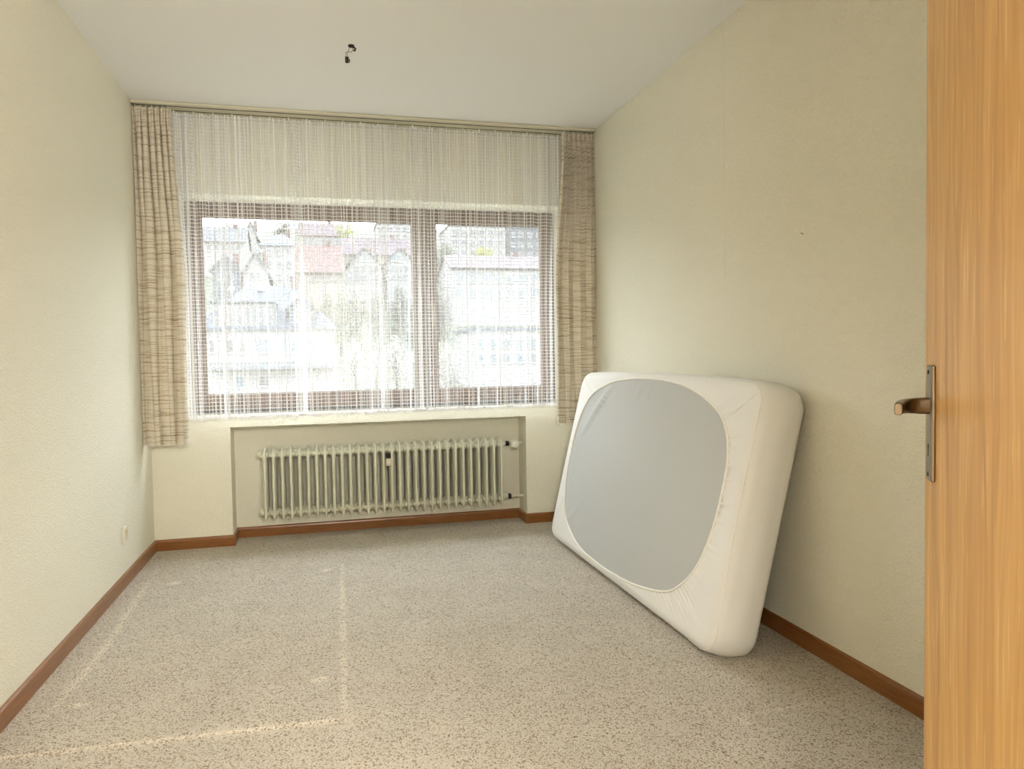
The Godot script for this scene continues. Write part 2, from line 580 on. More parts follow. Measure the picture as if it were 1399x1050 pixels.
	struct("wall_hall_back", box_mesh(Vector3(-0.8, -0.2, 6.4), Vector3(3.2, H, 6.5)), M.hall_paint, "white far wall of the hall", "wall")
	# two unseen pendants behind the view, placed to light the bedroom through its doorway
	var gl := mat("unseen_lamp_glass", Color8(240, 238, 232), 0.4)
	gl.emission_enabled = true
	gl.emission = Color(1.0, 0.98, 0.95)
	gl.emission_energy_multiplier = 2.0
	for k in 2:
		var at := Vector3([1.05, 1.66][k], 1.74, 5.35)
		var lamp := base("unseen_pendant_lamp", at)
		tag(lamp, ["unseen white globe pendant lamp in the hall on the socket wall's side", "unseen white globe pendant lamp in the hall behind the open door"][k], "lamp", "pair of unseen hall pendants")
		st = mb()
		lathe(st, [Vector2(0.0, H - at.y - 0.03), Vector2(0.05, H - at.y - 0.03), Vector2(0.05, H - at.y), Vector2(0.0, H - at.y)], Transform3D(), 24)
		obj("ceiling_rose", st, M.white_plastic, lamp)
		st = mb()
		tube(st, [Vector3(0, 0.12, 0), Vector3(0, H - at.y - 0.02, 0)], 0.003, 8)
		obj("cord", st, M.white_plastic, lamp)
		st = mb()
		var prof := []
		for i in 13:
			var an := PI * i / 12.0
			prof.append(Vector2(0.13 * sin(an), -0.13 * cos(an)))
		lathe(st, prof, Transform3D(), 32)
		obj("unseen_lamp_globe", st, gl, lamp)
		var om := OmniLight3D.new()
		om.name = "unseen_hall_light"
		om.position = at
		om.light_color = Color(1.0, 0.98, 0.95)
		om.light_energy = UNSEEN_HALL_LAMP
		om.omni_range = 12.0
		om.omni_attenuation = 2.0
		om.light_size = 0.12
		om.shadow_enabled = true
		add_child(om, true)

# a skirting board from a to b with the room on the left hand of that walk ... its top edge rounded
func skirting(seg: Array) -> SurfaceTool:
	var a: Vector3 = seg[0]
	var b: Vector3 = seg[1]
	var dir := (b - a).normalized()
	var into := Vector3.UP.cross(dir) * -1.0
	if absf(a.x - W) < 0.001 and absf(b.x - W) < 0.001: into = Vector3(-1, 0, 0)
	elif absf(a.x) < 0.001 and absf(b.x) < 0.001: into = Vector3(1, 0, 0)
	elif absf(dir.x) > 0.5: into = Vector3(0, 0, 1)
	elif a.x < 1.0: into = Vector3(1, 0, 0)
	else: into = Vector3(-1, 0, 0)
	var prof := [Vector2(-0.002, -0.01), Vector2(0.011, -0.01), Vector2(0.012, 0.05), Vector2(0.0105, 0.058), Vector2(0.007, 0.0625), Vector2(0.003, 0.064), Vector2(-0.002, 0.064)]
	var st := mb()
	for i in prof.size():
		var p: Vector2 = prof[i]
		var q: Vector2 = prof[(i + 1) % prof.size()]
		var n := into * (q.y - p.y) + Vector3.UP * (p.x - q.x)
		quad(st, a + into * p.x + Vector3.UP * p.y, a + into * q.x + Vector3.UP * q.y, b + into * q.x + Vector3.UP * q.y, b + into * p.x + Vector3.UP * p.y, n)
	for e in [[a, -dir], [b, dir]]:
		for i in range(1, prof.size() - 1):
			var f := func(p: Vector2) -> Vector3: return e[0] + into * p.x + Vector3.UP * p.y
			tri(st, f.call(prof[0]), f.call(prof[i]), f.call(prof[i + 1]), e[1])
	return st


func frame_of(st: SurfaceTool, lo: Vector2, hi: Vector2, w: float, z0: float, z1: float, r := 0.004) -> void:
	box(st, Vector3(lo.x, lo.y, z0), Vector3(lo.x + w, hi.y, z1), r)
	box(st, Vector3(hi.x - w, lo.y, z0), Vector3(hi.x, hi.y, z1), r)
	box(st, Vector3(lo.x + w, lo.y, z0), Vector3(hi.x - w, lo.y + w, z1), r)
	box(st, Vector3(lo.x + w, hi.y - w, z0), Vector3(hi.x - w, hi.y, z1), r)

func build_window() -> void:
	var w := base("window_1")
	tag(w, "wide dark brown wooden window of two lights behind the net curtain", "window", "", "structure")
	var st := mb()
	frame_of(st, Vector2(0.18, 0.79), Vector2(2.51, 2.06), 0.05, -0.30, -0.23)
	box(st, Vector3(1.60, 0.84, -0.30), Vector3(1.66, 2.01, -0.23), 0.004)
	obj("outer_frame", st, M.window_wood, w)
	for s in [[0.215, 1.605], [1.645, 2.475]]:
		st = mb()
		frame_of(st, Vector2(s[0], 0.825), Vector2(s[1], 2.025), 0.058, -0.275, -0.212, 0.005)
		var sash := obj("sash", st, M.window_wood, w)
		obj("glass_pane", box_mesh(Vector3(s[0] + 0.05, 0.875, -0.252), Vector3(s[1] - 0.05, 1.975, -0.246)), M.glass, sash)
		st = mb()
		frame_of(st, Vector2(s[0] + 0.054, 0.879), Vector2(s[1] - 0.054, 1.971), 0.010, -0.245, -0.232, 0.002)
		obj("glazing_bead", st, M.window_wood, sash)
	st = mb()
	box(st, Vector3(1.655, 1.33, -0.212), Vector3(1.685, 1.45, -0.204), 0.002)
	tube(st, [Vector3(1.67, 1.40, -0.206), Vector3(1.67, 1.40, -0.17)], 0.008, 10)
	box(st, Vector3(1.659, 1.29, -0.18), Vector3(1.681, 1.41, -0.166), 0.004)
	obj("window_handle", st, M.plate_metal, w)
	# inner sill board
	var sill := struct("trim_2", box_mesh(Vector3(0.18, 0.735, -0.23), Vector3(2.51, 0.765, -0.002), 0.003), M.sill_stone, "pale sill board under the window, mostly behind the net curtain", "sill")
	sill.position = Vector3.ZERO
	# outer ledge
	struct("trim_3", box_mesh(Vector3(0.18, 0.74, -0.42), Vector3(2.51, 0.785, -0.29), 0.003), M.render_grey, "outer window ledge", "sill")


func build_door() -> void:
	var hd := Vector3(-0.5417, 0, 0.8406)            # along the leaf towards the hinges
	var edge := Vector3(2.013, 0, 3.500)
	var b := Basis(hd, Vector3.UP, hd.cross(Vector3.UP))
	if b.z.dot(EYE - edge) < 0.0: b = Basis(hd, Vector3.UP, -hd.cross(Vector3.UP))
	# x along the leaf, y up, z out of the face that is seen
	var t := Transform3D(b, edge)
	var door := base("door_1")
	tag(door, "open honey coloured wooden door leaf at the edge of the view", "door", "", "structure")
	door.transform = Transform3D(Basis(b.x, b.y, b.z), edge) if b.determinant() > 0 else Transform3D(Basis(), edge)
	var flip := 1.0
	if b.determinant() < 0:
		# keep a right-handed frame: x from the hinges' far side
		door.transform = Transform3D(Basis(-b.x, b.y, b.z), edge)
		flip = -1.0
	var lx := func(x0: float, x1: float) -> Array: return [minf(x0 * flip, x1 * flip), maxf(x0 * flip, x1 * flip)]
	var s: Array = lx.call(0.0, 0.86)
	# leaf with its own uv for the upright grain
	var st := mb()
	box(st, Vector3(s[0], 0.012, -0.04), Vector3(s[1], 2.0, 0), 0.0025)
	var leaf_mesh: ArrayMesh = uv_flat(st, 0.86, 2.0)
	obj("leaf", leaf_mesh, M.door_wood, door)
	s = lx.call(0.046, 0.084)
	var set_o := obj("handle_plate", box_mesh(Vector3(s[0], 0.862, 0.0), Vector3(s[1], 1.062, 0.0075), 0.0022), M.plate_metal, door)
	for y in [0.874, 1.050]:
		st = mb()
		lathe(st, [Vector2(0.0035, 0.0), Vector2(0.0035, 0.0012), Vector2(0.0, 0.0016)], Transform3D(Basis(Vector3.RIGHT, PI / 2), Vector3(0.065 * flip, y, 0.0075)), 12)
		obj("screw", st, M.dark_metal, set_o)
	st = mb()
	lathe(st, [Vector2(0.0045, 0.0), Vector2(0.0045, 0.0006), Vector2(0.0, 0.0006)], Transform3D(Basis(Vector3.RIGHT, PI / 2), Vector3(0.065 * flip, 0.922, 0.0075)), 14)
	box(st, Vector3(0.065 * flip - 0.002, 0.905, 0.0075), Vector3(0.065 * flip + 0.002, 0.920, 0.0081))
	obj("keyhole", st, M.black_plastic, set_o)
	# lever: neck out of the plate, then a flat arm towards the hinges with a cut end
	st = mb()
	# [along, out, half wide across the run, half tall, direction of the run]
	var path := [[0.065, 0.007, 0.0105, 0.0145, 90.0], [0.0652, 0.020, 0.0098, 0.0140, 88.0], [0.067, 0.032, 0.0092, 0.0132, 74.0], [0.074, 0.043, 0.0086, 0.0124, 50.0], [0.087, 0.051, 0.0080, 0.0118, 28.0], [0.106, 0.058, 0.0074, 0.0112, 17.0], [0.130, 0.064, 0.0068, 0.0106, 12.0], [0.146, 0.067, 0.0062, 0.0100, 10.0], [0.148, 0.0675, 0.0050, 0.0088, 10.0]]
	var secs := []
	for p in path:
		var an := deg_to_rad(p[4])
		var across := Vector3(-sin(an) * flip, 0, cos(an))
		var o := []
		for k in 16:
			var a := TAU * k / 16.0
			o.append(Vector3(p[0] * flip, 0.992, p[1]) + across * p[2] * signf(cos(a)) * pow(absf(cos(a)), 0.55) + Vector3.UP * p[3] * signf(sin(a)) * pow(absf(sin(a)), 0.55))
		secs.append(o)
	st.set_smooth_group(2)
	for i in secs.size() - 1:
		var c: Vector3 = (mean(secs[i]) + mean(secs[i + 1])) / 2.0
		for k in 16:
			var k2 := (k + 1) % 16
			quad(st, secs[i][k], secs[i][k2], secs[i + 1][k2], secs[i + 1][k], (secs[i][k] + secs[i + 1][k2]) / 2.0 - c)
	st.set_smooth_group(-1)
	for e in [[0, -1.0], [secs.size() - 1, 1.0]]:
		var c := mean(secs[e[0]])
		for k in 16: tri(st, c, secs[e[0]][k], secs[e[0]][(k + 1) % 16], Vector3(e[1] * flip, 0, 0))
	obj("lever_handle", st, M.lever_metal, door)

func mean(a: Array) -> Vector3:
	var s := Vector3.ZERO
	for p in a: s += p
	return s / a.size()

# gives a mesh uv from its x and y
func uv_flat(st: SurfaceTool, w: float, h: float) -> ArrayMesh:
	st.generate_normals()
	var arr := st.commit_to_arrays()
	var v: PackedVector3Array = arr[Mesh.ARRAY_VERTEX]
	var uv := PackedVector2Array()
	for p in v: uv.append(Vector2((p.x + p.z) / w, -p.y / h))
	arr[Mesh.ARRAY_TEX_UV] = uv
	var am := ArrayMesh.new()
	am.add_surface_from_arrays(Mesh.PRIMITIVE_TRIANGLES, arr)
	return am


# ------------------------------------------------------------------ the mattress

func build_mattress() -> void:
	var lean := 0.2368
	var z0 := 0.43
	var z1 := 2.325
	var u0 := -0.022
	var u1 := 0.975
	var T := 0.186
	var back := Vector3(2.4258, 0, 0)
	var root := base("mattress")
	tag(root, "single mattress in a white fitted sheet leaning on its long edge against the wall", "mattress")
	# x: out of the face that is seen; y: up the mattress; z: along it
	root.transform = Transform3D(Basis(Vector3(-cos(lean), sin(lean), 0), Vector3(sin(lean), cos(lean), 0), Vector3(0, 0, 1)), back)
	var c := Vector2((z0 + z1) / 2.0, (u0 + u1) / 2.0)
	var half := Vector2((z1 - z0) / 2.0, (u1 - u0) / 2.0)
	var n := 1080
	# the outline of the face, drawn in by inset d
	var rim := func(k: int, d: float) -> Vector2:
		var R := 0.095
		var h := half
		var lens := [2.0 * (h.x - R), 2.0 * (h.y - R)]
		var arc := PI / 2.0 * R
		var per: float = 2.0 * (lens[0] + lens[1]) + 4.0 * arc
		var s := fposmod(float(k) / n, 1.0) * per
		var rr := R - d
		# start at the middle of the near end, go up
		s += lens[1] / 2.0
		s = fposmod(s, per)
		var p: Vector2
		if s < lens[1]: p = Vector2(h.x - d, -h.y + R + s)
		else:
			s -= lens[1]
			if s < arc: p = Vector2(h.x - R, h.y - R) + Vector2.from_angle(s / arc * PI / 2) * rr
			else:
				s -= arc
				if s < lens[0]: p = Vector2(h.x - R - s, h.y - d)
				else:
					s -= lens[0]
					if s < arc: p = Vector2(-h.x + R, h.y - R) + Vector2.from_angle(PI / 2 + s / arc * PI / 2) * rr
					else:
						s -= arc
						if s < lens[1]: p = Vector2(-h.x + d, h.y - R - s)
						else:
							s -= lens[1]
							if s < arc: p = Vector2(-h.x + R, -h.y + R) + Vector2.from_angle(PI + s / arc * PI / 2) * rr
							else:
								s -= arc
								if s < lens[0]: p = Vector2(-h.x + R + s, -h.y + d)
								else:
									s -= lens[0]
									p = Vector2(h.x - R, -h.y + R) + Vector2.from_angle(1.5 * PI + s / arc * PI / 2) * rr
		# the long upper edge swells
		if p.y > 0.0: p.y += 0.016 * (1.0 - pow(p.x / h.x, 2.0)) * smoothstep(0.2, 0.48, p.y)
		return p
	# the opening of the fitted sheet, from points on the face (along, up)
	var op := [Vector2(2.192, 0.594), Vector2(2.183, 0.421), Vector2(2.135, 0.269), Vector2(2.046, 0.163), Vector2(1.92, 0.095), Vector2(1.662, 0.046), Vector2(1.40, 0.026), Vector2(1.198, 0.024), Vector2(0.99, 0.034), Vector2(0.80, 0.078), Vector2(0.64, 0.165), Vector2(0.555, 0.32), Vector2(0.535, 0.46), Vector2(0.54, 0.62), Vector2(0.585, 0.748), Vector2(0.69, 0.848), Vector2(0.90, 0.916), Vector2(1.10, 0.942), Vector2(1.349, 0.955), Vector2(1.655, 0.941), Vector2(1.871, 0.904), Vector2(2.05, 0.842), Vector2(2.135, 0.773), Vector2(2.178, 0.69)]
	var cur := Curve2D.new()
	cur.bake_interval = 0.008
	for i in op.size() + 1:
		var p: Vector2 = op[i % op.size()]
		var tan: Vector2 = (op[(i + 1) % op.size()] - op[(i - 1 + op.size()) % op.size()]) / 6.0
		cur.add_point(p, -tan, tan)
	var baked := cur.get_baked_points()
	var angs := []
	for p in baked: angs.append([fposmod((p - c).angle(), TAU), (p - c).length()])
	angs.sort_custom(func(p, q): return p[0] < q[0])
	var hole := func(an: float) -> float:
		an = fposmod(an, TAU)
		var lo := 0
		var hi := angs.size()
		while lo < hi:
			var m := (lo + hi) / 2
			if angs[m][0] < an: lo = m + 1
			else: hi = m
		var p: Array = angs[(lo - 1 + angs.size()) % angs.size()]
		var q: Array = angs[lo % angs.size()]
		var w := fposmod(q[0] - p[0], TAU)
		return lerpf(p[1], q[1], fposmod(an - p[0], TAU) / w if w > 1e-6 else 0.0)
	var r := 0.042
	var belly := func(q: Vector2) -> float:      # the face is a little full in the middle
		return 0.012 * (1.0 - pow(clampf(absf(q.x) / half.x, 0, 1), 2.5)) * (1.0 - pow(clampf(absf(q.y) / half.y, 0, 1), 2.5))
	var rows := 18
	var arcn := 7
	var total := rows + arcn + 6 + arcn + 2
	var gather := func(q: Vector2, an: float, f: float, k: int) -> float:
		# small tucks that the elastic pulls into the sheet: near end and lower edge most
		var d := fposmod(an + PI, TAU) - PI
		var amp := exp(-pow((d - 0.16) / 0.27, 2.0)) * 1.0 + exp(-pow((d + 0.60) / 0.16, 2.0)) * 0.8 + exp(-pow((d + 1.25) / 0.25, 2.0)) * 0.45 + 0.10
		var along := float(k) / n * 5.3 * 150.0
		var vary := 0.65 + 0.35 * sin(along * 0.31 + 1.0)
		var wob := (1.0 - 2.0 * pow(absf(sin(0.5 * along + 0.9 * sin(along * 0.17))), 0.7)) * vary
		return 0.014 * amp * wob * exp(-f * 3.2) * smoothstep(0.0, 0.06, f)
	var place := func(k: int, j: int) -> Vector3:
		var q: Vector2
		var x := 0.0
		if j < rows:
			var f := j / float(rows - 1)
			f = pow(f, 1.2)
			var e: Vector2 = rim.call(k, r)
			var an := e.angle()
			var ho: Vector2 = Vector2.from_angle(an) * hole.call(an)
			q = ho.lerp(e, f)
			x = T + 0.003 + belly.call(q) * 1.0 + gather.call(q, an, f, k)
			if j == 0: x -= 0.002
		elif j < rows + arcn:
			var a := (j - rows + 1) / float(arcn) * PI / 2
			q = rim.call(k, r - r * sin(a))
			x = T - r + (r + 0.003) * cos(a)
		elif j < rows + arcn + 6:
			var f := (j - rows - arcn + 1) / 7.0
			q = rim.call(k, 0.0) * (1.0 + 0.008 * sin(PI * f))
			x = lerpf(T - r, r, f)
		elif j < rows + arcn + 6 + arcn + 1:
			var a := (j - rows - arcn - 6) / float(arcn) * PI / 2
			q = rim.call(k, r - r * cos(a))
			x = r - r * sin(a)
		else:
			q = Vector2.ZERO
			x = 0.0
		return Vector3(x, c.y + q.y, c.x + q.x)
	# the mattress's own grey underside, seen in the opening of the sheet
	var folds := [[Vector2(0.66, 0.62), Vector2(0.92, 0.905), 0.017, 0.013], [Vector2(0.80, 0.76), Vector2(0.965, 0.92), 0.010, 0.008], [Vector2(1.28, 0.86), Vector2(1.30, 0.95), 0.012, 0.0025], [Vector2(1.40, 0.85), Vector2(1.41, 0.95), 0.010, 0.002], [Vector2(0.70, 0.13), Vector2(0.86, 0.24), 0.02, 0.004]]
	var rn := 40
	var panel := sheet(541, rn, func(i, j):
		var e: Vector2 = rim.call(i * 2, r)
		var an := e.angle()
		var q: Vector2 = Vector2.from_angle(an) * (hole.call(an) + 0.006) * (j / float(rn - 1))
		var x: float = T + belly.call(q)
		var w := q + c
		for fo in folds:
			var ab: Vector2 = fo[1] - fo[0]
			var tt := clampf((w - fo[0]).dot(ab) / ab.length_squared(), 0, 1)
			var dd: float = (w - fo[0] - ab * tt).length()
			x += fo[3] * exp(-pow(dd / fo[2], 2.0)) * sin(PI * clampf(tt * 0.8 + 0.15, 0, 1))
		return [Vector3(x, w.y, w.x), w], false)
	var pn := obj("underside", panel, M.ticking_grey, root)
	tag(pn, "grey underside of the mattress in the opening of the sheet")
	var fitted := obj("fitted_sheet", sheet(n + 1, total, func(i, j):
		return [place.call(i, j), Vector2(i / 60.0, j / 8.0)], false), M.sheet_cotton, root)
	tag(fitted, "white fitted sheet with tucks round its elastic opening")
	# elastic hem round the opening
	var st := mb()
	var pts := []
	for k in range(0, n + 1, 3):
		var e: Vector2 = rim.call(k, r)
		var an := e.angle()
		var q: Vector2 = Vector2.from_angle(an) * (hole.call(an) + 0.001)
		pts.append(Vector3(T + 0.0025 + belly.call(q), c.y + q.y, c.x + q.x))
	tube(st, pts, 0.0048, 8, false)
	obj("elastic_hem", st, M.sheet_hem, fitted)
	# sewn seams: one near each corner of the face, and the edge seams of the near end
	var seams := []
	for s in [[Vector2(2.106, 0.807), 0], [Vector2(2.046, 0.163), 1], [Vector2(0.57, 0.245), 2], [Vector2(0.70, 0.852), 3]]:
		var a: Vector2 = s[0] - c
		var corner: Vector2 = [Vector2(1, 1), Vector2(1, -1), Vector2(-1, -1), Vector2(-1, 1)][s[1]] * (half - Vector2(0.055, 0.055))
		var an0 := a.angle()
		a = Vector2.from_angle(an0) * hole.call(an0)
		var line := []
		for k in 14:
			var q := a.lerp(corner, k / 13.0)
			line.append(Vector3(T + 0.0036 + belly.call(q), c.y + q.y, c.x + q.x))
		seams.append(line)
	for line in seams:
		st = mb()
		tube(st, line, 0.0014, 6)
		obj("corner_seam", st, M.sheet_hem, fitted)
	# edge seam: rises from the lower near corner along the end's front edge, over the corner and along the top
	st = mb()
	var es := []
	var kk := -int(n * 0.115)
	while kk <= int(n * 0.30):
		var t := (kk + n * 0.115) / (n * 0.415)
		var a := lerpf(0.62, 0.34, smoothstep(0.0, 0.3, t)) * PI / 2
		var q: Vector2 = rim.call(posmod(kk, n), r - r * sin(a))
		es.append(Vector3(T - r + (r + 0.0038) * cos(a), c.y + q.y, c.x + q.x + 0.0006))
		kk += 3
	tube(st, es, 0.0026, 8)
	obj("edge_seam", st, M.sheet_hem, fitted)


# ------------------------------------------------------------------ curtains

func build_net_curtain() -> void:
	var root := base("net_curtain", Vector3(0, 0, 0))
	tag(root, "white net curtain in coarse open weave hanging across the whole window", "curtain")
	var xl := 0.178
	var xr := 2.462
	var top := 2.468
	var nu := 1500
	var nv := 44
	# irregular folds: phases that run at changing speed; wide slow ones below, fine tucks at the top
	var r2 := RandomNumberGenerator.new()
	r2.seed = 5
	var ph := [0.0]
	var amp := []
	var speed := 1.0
	for i in nu:
		if i % 42 == 0: speed = r2.randf_range(0.55, 1.75)
		ph.append(ph[-1] + speed * TAU / 56.0)
	var slow := noise(FastNoiseLite.TYPE_SIMPLEX_SMOOTH, 0.006, 2, 9)
	var at := func(i: int, y: float) -> Vector3:
		var s := i / float(nu - 1)
		var low := smoothstep(2.45, 1.2, y)
		var p: float = ph[i]
		var deep: float = 0.55 + 0.45 * slow.get_noise_2d(i, 0) * 2.0
		# the folds are deeper where the two widths meet and towards the right
		var dense := 0.75 + 0.55 * smoothstep(0.42, 0.6, s)
		var dp := clampf(deep, 0.12, 1.0)
		var z := 0.118 + (0.008 * dp + 0.018 * low * dp * dense) * sin(p) + 0.004 * (1.0 - low * 0.6) * sin(p * 2.9 + 1.0) + 0.006 * low * sin(p * 0.43 + 2.0)
		var x := lerpf(xl + 0.004 * low, xr - 0.012 * low, s) + (0.013 * dp + 0.010 * low * dp * dense) * sin(2.0 * p + 0.6) + 0.0022 * (1.0 - low * 0.6) * sin(p * 5.8)
		return Vector3(x, y, z)
	var bottom := func(i: int) -> float:
		return 0.757 + 0.012 * (i / float(nu)) + 0.004 * sin(ph[i] * 0.5) + 0.003 * sin(ph[i] + 0.5)
	# the cloth's own length along a level line, so that its meshes keep their size in the folds
	var run := [0.0]
	for i in range(1, nu): run.append(run[-1] + at.call(i, 1.3).distance_to(at.call(i - 1, 1.3)))
	var make := func(i0: int, i1: int, ya: Callable, yb: Callable, rows: int, push: float) -> ArrayMesh:
		return sheet(i1 - i0 + 1, rows, func(i, j):
			var k: int = i0 + i
			var y: float = lerpf(ya.call(k), yb.call(k), j / float(rows - 1))
			var p: Vector3 = at.call(k, y)
			p.z += push
			return [p, Vector2(run[k] / 0.30, -y / 0.33)])
	obj("net_cloth", make.call(0, nu - 1, func(k): return top, func(k): return bottom.call(k), nv, 0.0), M.net_voile, root)
	obj("bottom_hem", make.call(0, nu - 1, func(k): return bottom.call(k) + 0.011, func(k): return bottom.call(k) - 0.001, 3, 0.0015), M.net_hem, root)
	obj("header_tape", make.call(0, nu - 1, func(k): return top + 0.008, func(k): return top - 0.020, 3, 0.0015), M.net_voile, root)
	# gliders that carry the net in the rail
	for k in 23:
		var st := mb()
		var x := lerpf(xl + 0.02, xr - 0.02, k / 22.0)
		box(st, Vector3(x - 0.003, top - 0.002, 0.115), Vector3(x + 0.003, 2.4845, 0.122), 0.001)
		obj("glider", st, M.white_plastic, root)


func build_drapes() -> void:
	# the rail under the ceiling
	var rail := base("curtain_rail", Vector3(0, 0, 0))
	tag(rail, "long pale ceiling rail that carries the net and both side curtains", "curtain rail")
	var st := mb()
	box(st, Vector3(0.002, 2.484, 0.06), Vector3(W - 0.002, H - 0.001, 0.112), 0.002)
	box(st, Vector3(0.002, 2.484, 0.124), Vector3(W - 0.002, H - 0.001, 0.184), 0.002)
	box(st, Vector3(0.002, 2.484, 0.196), Vector3(W - 0.002, H - 0.001, 0.226), 0.003)
	box(st, Vector3(0.003, 2.492, 0.07), Vector3(W - 0.003, H - 0.0005, 0.22))
	obj("rail_profile", st, M.rail_white, rail)
	obj("track_groove", box_mesh(Vector3(0.004, 2.4845, 0.1835), Vector3(W - 0.004, 2.491, 0.1965)), M.dark_metal, rail)
	obj("track_groove", box_mesh(Vector3(0.004, 2.4845, 0.1115), Vector3(W - 0.004, 2.491, 0.1245)), M.dark_metal, rail)
	drape("beige slubbed side curtain hanging in the corner on the socket side", 0.004, 0.196, 0.004, 0.236, 0.630, 6, 3)
	drape("beige slubbed side curtain hanging beside the leaning mattress", W - 0.003, W - 0.215, W - 0.003, W - 0.268, 0.655, 7, 8)

func drape(label: String, xa: float, xb: float, xa2: float, xb2: float, low: float, folds: int, sd: int) -> void:
	var root := base("side_curtain")
	tag(root, label, "curtain", "pair of beige side curtains")
	var top := 2.466
	var nu := 260
	var nv := 60
	var r2 := RandomNumberGenerator.new()
	r2.seed = sd
	var ph := []
	var acc := 0.4
	var sp := 1.0
	for i in nu:
		if i % 36 == 0: sp = r2.randf_range(0.75, 1.3)
		ph.append(acc)
		acc += sp * TAU * folds / float(nu)
	var at := func(i: int, y: float) -> Vector3:
		var s := i / float(nu - 1)
		var k := smoothstep(0.0, 0.55, (top - y) / (top - low))
		var head := smoothstep(top - 0.16, top, y)
		var p: float = ph[i]
		var p2: float = p * 0.5 + 0.8
		# broad round crests between narrow deep valleys; pairs of folds run together lower down
		var f1 := 2.0 * pow(0.5 + 0.5 * cos(p), 0.6) - 1.0
		var f2 := 2.0 * pow(0.5 + 0.5 * cos(p2), 0.6) - 1.0
		var wave := lerpf(f1, 0.45 * f1 + 0.65 * f2, k)
		var z := 0.182 + lerpf(0.025, 0.027, k) * wave * (1.0 - 0.35 * head) + 0.003 * sin(p * 0.37 + y * 2.0)
		var x := lerpf(lerpf(xa, xb, s), lerpf(xa2, xb2, s), k)
		x += lerpf(0.006, 0.009, k) * sin(p + 0.4) * smoothstep(0.0, 0.08, s) * smoothstep(1.0, 0.92, s) + 0.006 * k * sin(y * 3.1 + p2)
		x = clampf(x, 0.003, W - 0.003)
		z += head * 0.005 * sin(p * 3.0)
		return Vector3(x, y, z)
	var run := [0.0]
	for i in range(1, nu): run.append(run[-1] + at.call(i, 1.5).distance_to(at.call(i - 1, 1.5)))
	var flip := xb < xa
	obj("cloth", sheet(nu, nv, func(i, j):
		var y: float = lerpf(top, low + 0.006 * sin(ph[i] * 0.5 + 0.8), j / float(nv - 1))
		return [at.call(i, y), Vector2(run[i] / 0.5, -y / 1.0)], flip), M.drape_linen, root)
	obj("pleat_tape", sheet(nu, 5, func(i, j):
		var y: float = top + 0.006 - 0.06 * j / 4.0
		var p: Vector3 = at.call(i, y)
		p.z -= 0.003
		return [p, Vector2(run[i], y)], flip), M.drape_tape, root)
	for k in 7:
		var st := mb()
		var x := lerpf(xa, xb, (k + 0.5) / 7.0)
		tube(st, [Vector3(x, top - 0.03, 0.184), Vector3(x, top + 0.004, 0.188), Vector3(x, 2.487, 0.190)], 0.002, 6)
		obj("curtain_hook", st, M.white_plastic, root)


# ------------------------------------------------------------------ radiator

